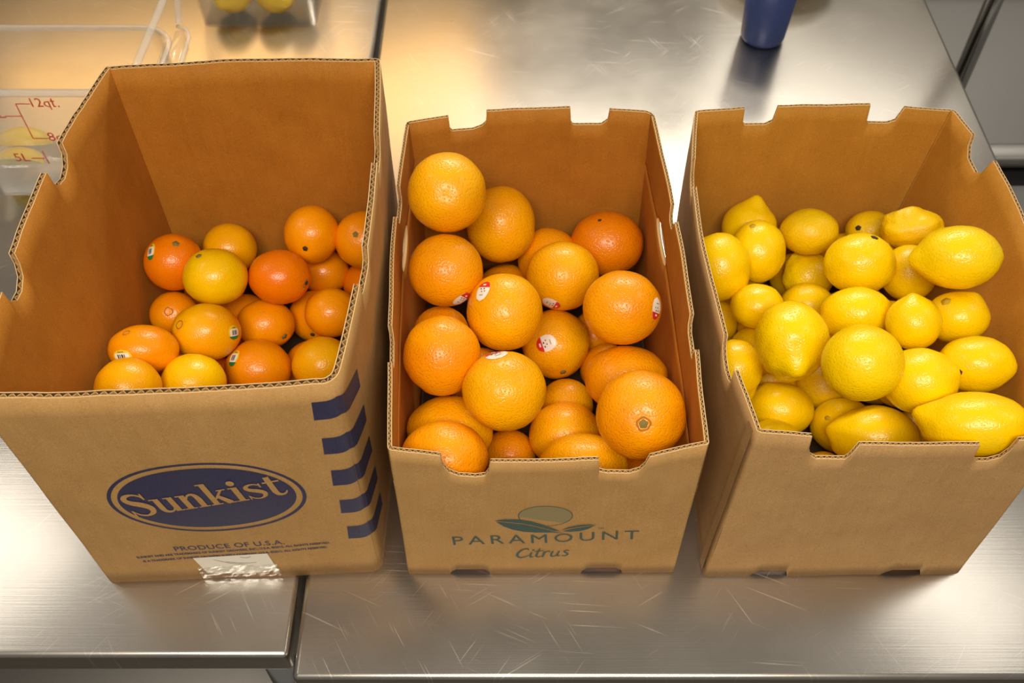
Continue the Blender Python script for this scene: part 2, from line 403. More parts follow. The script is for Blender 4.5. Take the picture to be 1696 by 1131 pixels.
def sweep(pts, n=5):
    """brush stroke (x, y, width) -> list of quads, smoothed with Catmull-Rom"""
    P = [pts[0]]+list(pts)+[pts[-1]]; C = []
    for i in range(1, len(P)-2):
        for k in range(n):
            t = k/n
            C.append(tuple(0.5*((2*P[i][j])+(-P[i-1][j]+P[i+1][j])*t+(2*P[i-1][j]-5*P[i][j]+4*P[i+1][j]-P[i+2][j])*t*t+(-P[i-1][j]+3*P[i][j]-3*P[i+1][j]+P[i+2][j])*t**3) for j in range(3)))
    C.append(tuple(pts[-1])); Lf = []; Rt = []
    for i, c in enumerate(C):
        a = C[max(0, i-1)]; b = C[min(len(C)-1, i+1)]; dx, dy = b[0]-a[0], b[1]-a[1]; l = math.hypot(dx, dy) or 1
        Lf.append((c[0]-dy/l*c[2]/2, c[1]+dx/l*c[2]/2)); Rt.append((c[0]+dy/l*c[2]/2, c[1]-dx/l*c[2]/2))
    return [[Lf[i], Lf[i+1], Rt[i+1], Rt[i]] for i in range(len(C)-1)]
def rect(x0, x1, y0, y1): return [[(x0, y0), (x1, y0), (x1, y1), (x0, y1)]]
def disc(x, y, rx, ry, n=40, rot=0):
    c, s_ = math.cos(rot), math.sin(rot)
    return [(x+c*rx*math.cos(2*PI*k/n)-s_*ry*math.sin(2*PI*k/n), y+s_*rx*math.cos(2*PI*k/n)+c*ry*math.sin(2*PI*k/n)) for k in range(n)]
def ring(x, y, rx, ry, w, n=72, rot=0):
    a = disc(x, y, rx, ry, n, rot); b = disc(x, y, rx-w, ry-w, n, rot)
    return [[a[k], a[(k+1) % n], b[(k+1) % n], b[k]] for k in range(n)]
def xf(polys, ox, oy, sx, sy, ang=0.0, shear=0.0, arc=0.0):
    c, s_ = math.cos(ang), math.sin(ang); out = []
    for P in polys:
        q = []
        for x, y in P:
            x, y = x*sx+shear*y*sy, y*sy
            y += arc*x*x
            q.append((ox+c*x-s_*y, oy+s_*x+c*y))
        out.append(q)
    return out
def text_polys(body, size, bold=0.0, spacing=1.0):
    cu = bpy.data.curves.new('lettering', 'FONT'); cu.body = body; cu.size = size; cu.offset = bold; cu.space_character = spacing; cu.resolution_u = 3
    ob = bpy.data.objects.new('lettering', cu); COL.objects.link(ob)
    dg = bpy.context.evaluated_depsgraph_get(); me = bpy.data.meshes.new_from_object(ob.evaluated_get(dg))
    polys = [[(me.vertices[i].co.x, me.vertices[i].co.y) for i in p.vertices] for p in me.polygons]
    bpy.data.objects.remove(ob); bpy.data.curves.remove(cu); bpy.data.meshes.remove(me)
    return polys
def fit(polys, width):
    xs = [x for P in polys for x, _ in P]; k = width/(max(xs)-min(xs)); m = min(xs)
    return [[((x-m)*k, y) for x, y in P] for P in polys]

# ---- left carton of oranges: tall, logo oval on the front, chevrons round the corner
cb = [(-0.461, 0.484), (-0.149, 0.4975), (-0.151, 0.951), (-0.460, 0.937)]
ct = [(-0.462, 0.482), (-0.150, 0.4955), (-0.150, 0.953), (-0.460, 0.940)]
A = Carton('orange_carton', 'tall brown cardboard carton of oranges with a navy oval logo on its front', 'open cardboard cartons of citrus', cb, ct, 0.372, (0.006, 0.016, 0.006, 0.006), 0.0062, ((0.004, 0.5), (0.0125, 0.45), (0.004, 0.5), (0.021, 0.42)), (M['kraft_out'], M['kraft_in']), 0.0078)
LA = [A.L(i) for i in range(4)]
def side_r(y0, Ys): return [(Y-y0, z) for Y, z in Ys]
HA = 0.372
fa = A.panel(0, 'front_panel', [(0, HA-0.002), (LA[0]*0.5, HA-0.001), (LA[0]-0.02, HA+0.001), (LA[0], HA)])
A.panel(1, 'side_panel', side_r(0.4975, [(0.4975, HA), (0.611, HA), (0.613, HA-0.018), (0.620, HA-0.021), (0.650, HA-0.021), (0.657, HA-0.017), (0.659, HA), (0.776, HA), (0.778, HA-0.016), (0.784, HA-0.021), (0.814, HA-0.021), (0.821, HA-0.015), (0.823, HA), (0.952, HA)]))
A.panel(2, 'back_panel', [(0, HA), (LA[2]*0.5, HA+0.001), (LA[2], HA-0.002)])
yb = 0.937
A.panel(3, 'side_panel', sorted([(yb-Y, z) for Y, z in [(0.937, HA), (0.806, HA), (0.8045, HA-0.014), (0.796, HA-0.024), (0.782, HA-0.029), (0.770, HA-0.026), (0.762, HA-0.018), (0.760, HA), (0.648, HA), (0.6465, HA-0.013), (0.640, HA-0.024), (0.626, HA-0.029), (0.612, HA-0.026), (0.602, HA-0.016), (0.600, HA), (0.484, HA)]]))
A.bottom()
def UA(X): return (X+0.461)/math.cos(math.atan2(0.0135, 0.312))
# navy oval, ring and lettering (coordinates: X along the front, z up)
ov = (UA(-0.3035), 0.1865)
A.flat(0, 'logo_ring', ring(ov[0], ov[1], 0.0985, 0.0700, 0.0038, rot=0.075), M['ink_blue'], fa, 0.0005)
A.flat(0, 'logo_oval', [disc(ov[0], ov[1], 0.0885, 0.0600, 72, 0.075)], M['ink_blue'], fa, 0.0005)
SK = []
sS = [(0.98, 1.14, .05), (.90, 1.36, .10), (.62, 1.50, .12), (.30, 1.43, .20), (.17, 1.20, .27), (.34, .96, .32), (.68, .78, .36), (.94, .52, .33), (.90, .2, .22), (.58, .01, .12), (.26, .1, .11), (.08, .38, .05)]
SK += xf(sweep(sS), 0, -0.05, 1.0, 1.0)+xf(rect(.95, 1.03, 1.1, 1.52)+rect(.02, .10, -.02, .42), 0, -.05, 1, 1)
def serif(x, y, w_=.22, h=.08): return rect(x-w_, x+w_, y-h/2, y+h/2)
def g_u(): return rect(.16, .42, .26, 1)+rect(.0, .42, .93, 1)+sweep([(.29, .32, .26), (.34, .12, .22), (.52, .03, .13), (.70, .10, .09), (.80, .28, .07)])+rect(.76, 1.02, 0, 1)+rect(.62, 1.02, .93, 1)+rect(.76, 1.16, 0, .07)
def g_n(): return rect(.14, .40, 0, 1)+rect(0, .4, .93, 1)+rect(.02, .54, 0, .07)+sweep([(.38, .70, .07), (.50, .90, .10), (.68, .97, .14), (.82, .86, .22), (.87, .62, .26), (.87, .4, .26)])+rect(.74, 1.0, 0, .5)+rect(.62, 1.12, 0, .07)
def g_k(): return rect(.14, .40, 0, 1.55)+rect(0, .4, 1.48, 1.55)+rect(.02, .54, 0, .07)+sweep([(.40, .42, .10), (.62, .68, .10), (.84, .95, .10)])+rect(.66, 1.04, .93, 1)+sweep([(.54, .60, .18), (.72, .32, .26), (.92, .04, .28)])+rect(.72, 1.16, 0, .07)
def g_i(): return rect(.14, .40, 0, 1)+rect(0, .4, .93, 1)+rect(.02, .54, 0, .07)+[disc(.27, 1.28, .17, .17, 20)]
def g_s(): return xf(sweep(sS), 0, 0, .78, .66)+rect(.72, .79, .72, 1.0)+rect(.02, .08, 0, .28)
def g_t(): return rect(.16, .42, .25, 1.3)+rect(0, .72, .91, 1)+sweep([(.29, .3, .26), (.34, .10, .22), (.52, .02, .14), (.70, .10, .09), (.78, .24, .05)])+[[(.16, 1.0), (.42, 1.0), (.42, 1.36)]]
xo = 1.12
for gl_, adv in ((g_u, 1.17), (g_n, 1.16), (g_k, 1.16), (g_i, .60), (g_s, .92), (g_t, .8)):
    SK += xf(gl_(), xo, 0, 1, 1); xo += adv
sk = 0.172/xo
A.flat(0, 'logo_lettering', xf(SK, UA(-0.3830), 0.1575, sk*0.965, sk*1.12, math.radians(10), 0.0, 0.22), M['kraft_out'], fa, 0.0010)
pu = text_polys('PRODUCE OF U.S.A.', 0.0155, 0.0002, 1.05)
A.flat(0, 'origin_print', xf(fit(pu, 0.120), UA(-0.3655), 0.0735, 1, 0.92, 0.06), M['ink_blue'], fa, 0.0005, 0)
t1 = text_polys('SUNKIST AND ARE TRADEMARKS OF SUNKIST GROWERS, INC., U.S.A. ©2015. ALL RIGHTS RESERVED.', 0.0064, 0.00022)
A.flat(0, 'legal_print', xf(fit(t1, 0.2135), UA(-0.4105), 0.0600, 1, 1.0, 0.075), M['ink_blue'], fa, 0.0005, 0)
t2 = text_polys('IS A TRADEMARK OF SUNKIST GROWERS SUPPLY COMPANY, U.S.A. ©2015. ALL RIGHTS RESERVED.', 0.0064, 0.00022)
A.flat(0, 'legal_print', xf(fit(t2, 0.205), UA(-0.4062), 0.0500, 1, 1.0, 0.075), M['ink_blue'], fa, 0.0005, 0)
for z0, z1 in ((0.347, 0.319), (0.2885, 0.260), (0.231, 0.202), (0.172, 0.144), (0.1145, 0.0865)):
    b0 = UA(-0.1745)
    st = A.flat(0, 'chevron_stripe', [[(b0, z0), (LA[0], z0+0.001), (LA[0], z1+0.001), (b0-0.002, z1)]], M['ink_blue'], fa, 0.0006, 0.004)
    A.flat(1, 'chevron_stripe', [[(0, z0+0.001), (0.056, z0-0.030), (0.056, z1-0.030), (0, z1+0.001)]], M['ink_blue'], fa, 0.0006, 0.004)
# white paper label under clear tape at the foot of the front
lb = [(UA(-0.3515), 0.0555), (UA(-0.269), 0.0610), (UA(-0.265), 0.018), (UA(-0.30), 0.010), (UA(-0.345), 0.0155)]
A.flat(0, 'paper_label', [lb], M['paper'], fa, 0.0008, 0, 'torn white paper label')
for (a, b, c_, d_) in ((-0.330, 0.050, -0.296, 0.034), (-0.318, 0.044, -0.285, 0.040), (-0.300, 0.055, -0.288, 0.0555)):
    A.flat(0, 'label_crease', sweep([(UA(a), b, 0.0006), (UA((a+c_)/2), (b+d_)/2-0.003, 0.0008), (UA(c_), d_, 0.0005)]), M['kraft_shade'], fa, 0.0010, 0)  # creases drawn as dark strokes in the same shade colour
bm = bmesh.new(); rnd = random.Random(4); nx, ny = 22, 8; gv = []
for j in range(ny+1):
    for i in range(nx+1):
        X = -0.352+0.089*i/nx; z = 0.003+0.029*j/ny+0.004*i/nx
        pt = A.plan(0, UA(X), z, 0.0012+0.0028*abs(noise.noise(Vector((i*0.35+j*0.5, j*0.7, 2.2)))))
        gv.append(bm.verts.new(pt))
for j in range(ny):
    for i in range(nx): bm.faces.new((gv[j*(nx+1)+i], gv[j*(nx+1)+i+1], gv[(j+1)*(nx+1)+i+1], gv[(j+1)*(nx+1)+i]))
tp = bm_obj('clear_tape', bm, M['tape'], fa); tp['label'] = 'crinkled clear packing tape'

# ---- middle carton of grapefruit
cb = [(-0.120, 0.494), (0.187, 0.496), (0.180, 0.970), (-0.122, 0.966)]
ct = [(-0.1165, 0.4945), (0.1845, 0.4965), (0.1755, 0.978), (-0.1315, 0.969)]
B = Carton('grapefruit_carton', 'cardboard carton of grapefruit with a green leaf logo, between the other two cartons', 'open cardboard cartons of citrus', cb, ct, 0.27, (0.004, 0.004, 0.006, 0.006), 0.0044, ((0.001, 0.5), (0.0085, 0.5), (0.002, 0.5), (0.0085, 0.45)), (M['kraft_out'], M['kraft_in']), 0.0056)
LB = [B.L(i) for i in range(4)]; HB = 0.27
x0 = -0.1165
fb = B.panel(0, 'front_panel', [(X-x0+0.0, z) for X, z in [(x0, .268), (-.067, .256), (-.0657, .238), (-.060, .226), (-.050, .2195), (-.034, .217), (-.024, .2195), (-.0205, .228), (-.0185, .2445), (.0870, .2470), (.0885, .2255), (.096, .2225), (.119, .2225), (.128, .228), (.133, .238), (.136, .253), (.186, .273)]],
     [(0, 0), (0.049, 0), (0.0505, 0.006), (0.056, 0.012), (0.088, 0.012), (0.094, 0.006), (0.0955, 0), (0.199, 0), (0.2005, 0.006), (0.206, 0.013), (0.238, 0.013), (0.245, 0.007), (0.2465, 0), (LB[0], 0)])
B.panel(1, 'side_panel', side_r(0.496, [(.496, .273), (.608, HB+.001), (.6095, HB-.016), (.615, HB-.020), (.646, HB-.020), (.653, HB-.014), (.655, HB), (.788, HB), (.7895, HB-.012), (.795, HB-.019), (.808, HB-.019), (.8135, HB-.014), (.815, HB), (.978, HB+.002)]), None, [(0.334, 0.196, 0.038, 0.0135)])
x1 = 0.1755
B.panel(2, 'back_panel', sorted([(x1-X, z) for X, z in [(-.1315, .266), (-.0742, .2765), (-.0735, .258), (-.071, .2545), (-.045, .256), (-.034, .261), (-.0285, .267), (-.0273, .283), (.0731, .285), (.0745, .263), (.0775, .2596), (.112, .2596), (.1195, .2655), (.1213, .281), (.1646, .2775), (.1755, .272)]]))
yb = 0.967
B.panel(3, 'side_panel', sorted([(yb-Y, z) for Y, z in [(.967, .266), (.848, HB), (.8465, HB-.014), (.840, HB-.019), (.808, HB-.019), (.801, HB-.012), (.7995, HB), (.642, HB), (.6405, HB-.012), (.634, HB-.018), (.604, HB-.018), (.597, HB-.012), (.5955, HB), (.494, .268)]]), None, [(0.156, 0.208, 0.036, 0.0135)])
B.bottom()
for p, uc, zc in ((1, 0.334, 0.196), (3, 0.156, 0.208)):     # white paper seen through the hand holes
    B.flat(p, 'hand_hole_liner', [disc(uc, zc, 0.040, 0.0155, 32)], M['paper'], B.root, 0.0008, 0.01, 'white paper behind the hand hole')
def UB(X): return X+0.120
def arc_pts(cx_, cy_, rx, ry, a0, a1, n=24): return [(cx_+rx*math.cos(a0+(a1-a0)*k/n), cy_+ry*math.sin(a0+(a1-a0)*k/n)) for k in range(n+1)]
sunp = arc_pts(UB(0.0345), 0.1385, 0.0285, 0.0215, -0.75, PI+0.12)
B.flat(0, 'logo_sun', [sunp], M['ink_sun'], fb, 0.0005, 0.02)
B.flat(0, 'logo_sun_outline', ring(UB(0.0345), 0.1385, 0.0288, 0.0218, 0.0009, 60), M['ink_green'], fb, 0.0006, 0)
def leaf(pts_top, pts_bot): return [pts_top+pts_bot[::-1]]
lt = [(-.0195, .1285), (-.008, .1315), (.006, .1312), (.020, .1275), (.033, .1200), (.044, .1120), (.0515, .1060)]
lm = [(-.0195, .1285), (-.006, .1255), (.008, .1232), (.022, .1185), (.034, .1125), (.044, .1070), (.0515, .1060)]
B.flat(0, 'logo_leaf', leaf([(UB(a), b) for a, b in lt], [(UB(a), b) for a, b in lm]), M['ink_green'], fb, 0.0008, 0)
lt2 = [(-.0175, .1265), (-.006, .1238), (.008, .1214), (.022, .1168), (.034, .1108), (.044, .1056), (.0555, .1012)]
lm2 = [(-.0175, .1265), (-.010, .1165), (.000, .1090), (.012, .1045), (.026, .1030), (.042, .1032), (.0555, .1012)]
B.flat(0, 'logo_leaf', leaf([(UB(a), b) for a, b in lt2], [(UB(a), b) for a, b in lm2]), M['ink_green'], fb, 0.0008, 0)
lt3 = [(.0520, .1080), (.060, .1145), (.070, .1185), (.081, .1195), (.0900, .1180)]
lm3 = [(.0520, .1080), (.062, .1120), (.073, .1150), (.083, .1165), (.0900, .1180)]
lt4 = [(.0540, .1060), (.063, .1100), (.073, .1132), (.083, .1150), (.0885, .1168)]
lm4 = [(.0540, .1060), (.062, .1038), (.072, .1048), (.081, .1090), (.0885, .1168)]
for a_, b_ in ((lt3, lm3), (lt4, lm4)): B.flat(0, 'logo_leaf', leaf([(UB(a), b) for a, b in a_], [(UB(a), b) for a, b in b_]), M['ink_green'], fb, 0.0008, 0)
B.flat(0, 'trademark_print', xf(fit(text_polys('TM', 0.005), 0.006), UB(0.0915), 0.1075, 1, 1), M['ink_green'], fb, 0.0006, 0)
B.flat(0, 'brand_print', xf(fit(text_polys('PARAMOUNT', 0.0285, 0.0, 1.35), 0.2025), UB(-0.0645), 0.0735, 1, 1.0, 0.055), M['ink_green'], fb, 0.0006, 0)
CI = sweep([(.95, 1.15, .10), (.80, 1.32, .17), (.50, 1.25, .17), (.18, .80, .2), (.12, .32, .2), (.38, .02, .17), (.75, .12, .14), (1.0, .34, .08)])
CI += sweep([(1.22, .82, .10), (1.14, .40, .18), (1.20, .06, .16), (1.42, .14, .08)])+[disc(1.30, 1.12, .11, .10, 14)]
CI += sweep([(1.78, 1.35, .12), (1.66, .70, .18), (1.62, .20, .18), (1.78, .03, .14), (1.98, .16, .08)])+sweep([(1.38, .90, .10), (1.75, .94, .14), (2.12, 1.0, .08)])
CI += sweep([(2.18, .86, .12), (2.16, .40, .18), (2.10, .0, .16)])+sweep([(2.14, .40, .12), (2.30, .76, .14), (2.52, .86, .15), (2.62, .72, .10)])
CI += sweep([(2.86, .86, .12), (2.76, .40, .18), (2.84, .06, .16), (3.06, .06, .12), (3.26, .40, .13), (3.34, .84, .13)])+sweep([(3.34, .84, .13), (3.26, .40, .16), (3.30, .08, .15), (3.50, .12, .08)])
CI += sweep([(4.12, .80, .10), (3.90, .88, .15), (3.74, .70, .15), (3.92, .48, .17), (4.06, .26, .17), (3.90, .04, .15), (3.62, .08, .10)])
B.flat(0, 'brand_script_print', xf(CI, UB(0.0035), 0.0425, 0.0143, 0.0162, 0.045, 0.12), M['ink_green'], fb, 0.0006, 0)

# ---- right carton of lemons
cb = [(0.220, 0.491), (0.515, 0.4945), (0.518, 0.972), (0.226, 0.972)]
ct = [(0.2290, 0.5035), (0.520, 0.5055), (0.5485, 0.988), (0.2265, 0.985)]
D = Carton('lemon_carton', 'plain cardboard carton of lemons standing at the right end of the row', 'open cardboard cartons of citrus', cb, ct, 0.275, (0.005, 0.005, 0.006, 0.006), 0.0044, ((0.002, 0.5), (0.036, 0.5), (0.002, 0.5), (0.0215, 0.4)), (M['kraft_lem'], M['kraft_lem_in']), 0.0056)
LD = [D.L(i) for i in range(4)]; HD = 0.275
def ufd(X): return (X-0.2285)/(0.520-0.2285)*LD[0]
fd = D.panel(0, 'front_panel', [(ufd(X), z) for X, z in [(.2285, .282), (.2805, .277), (.2825, .258), (.2870, .246), (.2935, .2405), (.322, .2390), (.3255, .246), (.3290, .2637), (.4440, .2616), (.4455, .240), (.4510, .2340), (.462, .2345), (.472, .240), (.4770, .252), (.4785, .269), (.520, .276)]],
     [(0, 0), (0.052, 0), (0.056, 0.006), (0.062, 0.012), (0.092, 0.012), (0.0945, 0.004), (0.095, 0), (0.203, 0), (0.207, 0.006), (0.214, 0.012), (0.245, 0.012), (0.248, 0.004), (0.249, 0), (LD[0], 0)])
D.panel(1, 'side_panel', side_r(0.4945, [(.4945, .276), (.620, HD), (.622, HD-.022), (.630, HD-.026), (.655, HD-.026), (.662, HD-.020), (.664, HD), (.868, HD+.006), (.872, HD-.016), (.882, HD-.024), (.905, HD-.022), (.914, HD-.012), (.918, HD+.002), (.972, HD-.003)]))
xb = 0.5485
def ubd(X): return (xb-X)/(xb-0.2265)*LD[2]
D.panel(2, 'back_panel', sorted([(ubd(X), z) for X, z in [(.2265, .272), (.2876, .276), (.2895, .255), (.2925, .2515), (.318, .2515), (.3270, .2570), (.3287, .278), (.4423, .280), (.4455, .257), (.4485, .2535), (.472, .2535), (.4815, .2575), (.4861, .276), (.5485, .2705)]]))
yb = 0.972
D.panel(3, 'side_panel', sorted([(yb-Y, z) for Y, z in [(.972, .273), (.880, HD), (.8785, HD-.015), (.872, HD-.021), (.838, HD-.021), (.8315, HD-.014), (.830, HD+.001), (.6135, HD), (.6115, HD-.013), (.604, HD-.022), (.592, HD-.028), (.580, HD-.028), (.572, HD-.024), (.5695, HD), (.491, .281)]]))
D.bottom()
D.flat(3, 'corner_fold', [[(LD[3]-0.020, 0.002), (LD[3]-0.006, 0.002), (LD[3]-0.006, 0.276), (LD[3]-0.020, 0.274)]], M['kraft_lem'], D.root, 0.0022, 0.02)
# ---------------------------------------------------------------- fruit
FR = {'vis': {'O': [[-0.421, 0.84, 0.1521, 0.036, 1.0], [-0.3689, 0.8957, 0.1176, 0.0344, 1.0364], [-0.3601, 0.8053, 0.1636, 0.0373, 1.1129], [-0.2891, 0.8247, 0.1416, 0.0366, 1.1271], [-0.2568, 0.8934, 0.147, 0.0366, 0.9597], [-0.1926, 0.8923, 0.1379, 0.0367, 0.9836], [-0.2523, 0.8982, 0.0692, 0.032, 1.0612], [-0.1948, 0.8941, 0.0505, 0.0336, 1.1], [-0.4256, 0.7984, 0.1001, 0.0299, 1.02], [-0.3629, 0.7355, 0.143, 0.0378, 1.176], [-0.354, 0.8342, 0.0424, 0.0375, 1.0], [-0.3134, 0.7955, 0.084, 0.0346, 1.1481], [-0.2599, 0.8363, 0.0512, 0.0351, 1.0179], [-0.2285, 0.8028, 0.0986, 0.033, 1.0556], [-0.4183, 0.6881, 0.1701, 0.0336, 1.3611], [-0.416, 0.6239, 0.1858, 0.0346, 1.0606], [-0.3629, 0.6597, 0.1439, 0.0361, 1.0769], [-0.3085, 0.7187, 0.0922, 0.0387, 1.0846], [-0.2558, 0.7586, 0.0411, 0.0362, 1.0], [-0.2294, 0.7213, 0.0959, 0.0374, 1.0469], [-0.3615, 0.7272, 0.042, 0.0371, 1.0]], 'G': [[-0.0741, 0.8291, 0.28, 0.0457, 0.9897], [-0.0143, 0.9068, 0.1512, 0.0474, 0.9032], [0.0482, 0.9023, 0.0923, 0.0413, 1.0135], [0.1257, 0.913, 0.109, 0.046, 1.141], [-0.0755, 0.7619, 0.223, 0.0427, 1.0225], [-0.0088, 0.8867, 0.0431, 0.0382, 1.0], [0.0636, 0.8321, 0.1355, 0.0451, 1.0595], [0.1243, 0.7212, 0.2048, 0.0438, 1.0546], [-0.0081, 0.7161, 0.2037, 0.0439, 0.9842], [-0.0759, 0.653, 0.2057, 0.0435, 0.9596], [-0.0837, 0.734, 0.1422, 0.0336, 1.0147], [0.0545, 0.7739, 0.0714, 0.0436, 0.9821], [0.1107, 0.8181, 0.0371, 0.0322, 1.0], [-0.008, 0.6028, 0.2099, 0.0438, 1.0508], [0.1211, 0.7549, 0.042, 0.0341, 1.0156], [0.1312, 0.6718, 0.1369, 0.0436, 1.25], [0.1334, 0.574, 0.2083, 0.0472, 0.991], [0.0679, 0.7029, 0.0386, 0.0338, 1.0154], [-0.0692, 0.6047, 0.1295, 0.0443, 1.2114], [-0.0702, 0.5392, 0.1813, 0.0421, 1.2], [0.0631, 0.6374, 0.0714, 0.042, 1.0976], [0.0783, 0.5667, 0.114, 0.0446, 1.2907], [-0.0041, 0.6278, 0.0384, 0.0335, 1.0], [-0.0016, 0.5736, 0.0691, 0.0307, 1.0], [0.1452, 0.5866, 0.047, 0.0315, 1.0], [-0.082, 0.6504, 0.0747, 0.0329, 1.015]], 'L': [[0.3157, 0.934, 0.1165, 0.0367, 1.0], [0.312, 0.8673, 0.1427, 0.0378, 0.8699], [0.2564, 0.8274, 0.1575, 0.0401, 0.8861], [0.3833, 0.9011, 0.1437, 0.0338, 1.2315], [0.4762, 0.9309, 0.1155, 0.029, 1.1739], [0.4966, 0.8724, 0.178, 0.0314, 1.4737], [0.4922, 0.7487, 0.2586, 0.04, 1.25], [0.4165, 0.807, 0.1848, 0.0399, 1.1329], [0.4841, 0.8125, 0.162, 0.0339, 0.9242], [0.3911, 0.8775, 0.0836, 0.0333, 1.0536], [0.3892, 0.9197, 0.0367, 0.0319, 1.0], [0.4569, 0.9362, 0.058, 0.0338, 1.0], [0.2956, 0.7735, 0.1461, 0.0297, 1.1429], [0.3763, 0.8166, 0.0951, 0.0324, 1.1574], [0.3996, 0.7365, 0.1768, 0.0353, 1.2951], [0.4446, 0.6945, 0.2113, 0.0304, 0.98], [0.5016, 0.7113, 0.2006, 0.0319, 1.1579], [0.3116, 0.6831, 0.1924, 0.043, 0.9041], [0.3623, 0.6156, 0.242, 0.0412, 1.0355], [0.4317, 0.6153, 0.2107, 0.0374, 1.0902], [0.4977, 0.6385, 0.2091, 0.0348, 1.2381], [0.2663, 0.6998, 0.1181, 0.0328, 0.8519], [0.2601, 0.8143, 0.0626, 0.0332, 1.0], [0.3005, 0.7462, 0.093, 0.0322, 1.0], [0.3239, 0.678, 0.0645, 0.0375, 1.24], [0.3025, 0.6126, 0.0807, 0.0354, 1.037], [0.3936, 0.7316, 0.04, 0.0351, 1.0], [0.4013, 0.6635, 0.0511, 0.0364, 1.1176], [0.4125, 0.6121, 0.1064, 0.0424, 1.386], [0.483, 0.6495, 0.0437, 0.0337, 1.0], [0.4624, 0.5476, 0.2298, 0.0417, 1.5667], [0.3671, 0.5963, 0.0384, 0.0335, 1.0], [0.3287, 0.74, 0.0374, 0.0325, 1.0], [0.2943, 0.8496, 0.0357, 0.031, 1.0095]]}, 'fill': {'O': [[-0.4036, 0.6757, 0.0674, 0.0334], [-0.4051, 0.5589, 0.0398, 0.0338], [-0.2714, 0.6248, 0.0419, 0.0359], [-0.2201, 0.5639, 0.0394, 0.0334], [-0.2233, 0.6218, 0.0968, 0.0348], [-0.2234, 0.5499, 0.1095, 0.0355], [-0.3446, 0.5949, 0.0412, 0.0352], [-0.3031, 0.6245, 0.1082, 0.0342], [-0.4158, 0.6093, 0.0826, 0.0326], [-0.3706, 0.5583, 0.0992, 0.0332], [-0.3058, 0.5592, 0.1275, 0.0335], [-0.2054, 0.6726, 0.0398, 0.0338], [-0.4109, 0.8896, 0.0411, 0.0351], [-0.4123, 0.5521, 0.1524, 0.0344], [-0.3186, 0.8906, 0.0666, 0.0326], [-0.2582, 0.6019, 0.1555, 0.0335], [-0.2988, 0.5456, 0.0548, 0.0328], [-0.4096, 0.7808, 0.039, 0.033], [-0.4107, 0.7377, 0.0909, 0.0329], [-0.3569, 0.5916, 0.159, 0.033], [-0.3295, 0.6638, 0.0388, 0.0328]], 'G': [[-0.041, 0.7364, 0.0473, 0.0413], [-0.017, 0.8212, 0.0915, 0.0415], [-0.008, 0.6813, 0.1034, 0.0414], [-0.0688, 0.5569, 0.0466, 0.0406]], 'L': [[0.4716, 0.7707, 0.0382, 0.0322], [0.4483, 0.7157, 0.0713, 0.0293], [0.4523, 0.6791, 0.1198, 0.0298], [0.4361, 0.8512, 0.0363, 0.0303], [0.272, 0.5609, 0.0372, 0.0312], [0.4068, 0.7606, 0.0993, 0.0293], [0.307, 0.9175, 0.0381, 0.0321], [0.3406, 0.7282, 0.14, 0.03], [0.4744, 0.5565, 0.0366, 0.0306], [0.3667, 0.5495, 0.0848, 0.0308], [0.3972, 0.6789, 0.144, 0.03], [0.451, 0.8196, 0.0874, 0.0294], [0.4502, 0.547, 0.0924, 0.0304], [0.4513, 0.7507, 0.1394, 0.0294], [0.2895, 0.5456, 0.0979, 0.0319], [0.4681, 0.8657, 0.1235, 0.0295], [0.3583, 0.8434, 0.0377, 0.0317], [0.2709, 0.8909, 0.0854, 0.0314], [0.3195, 0.8044, 0.0674, 0.0294], [0.411, 0.5424, 0.0358, 0.0298], [0.4088, 0.7967, 0.0352, 0.0292], [0.4726, 0.5397, 0.1515, 0.0295], [0.3332, 0.5423, 0.0352, 0.0292]]}}
def frame(pos):
    n = (CAM-pos).normalized(); r = (RT-n*RT.dot(n)).normalized(); return r, n.cross(r), n
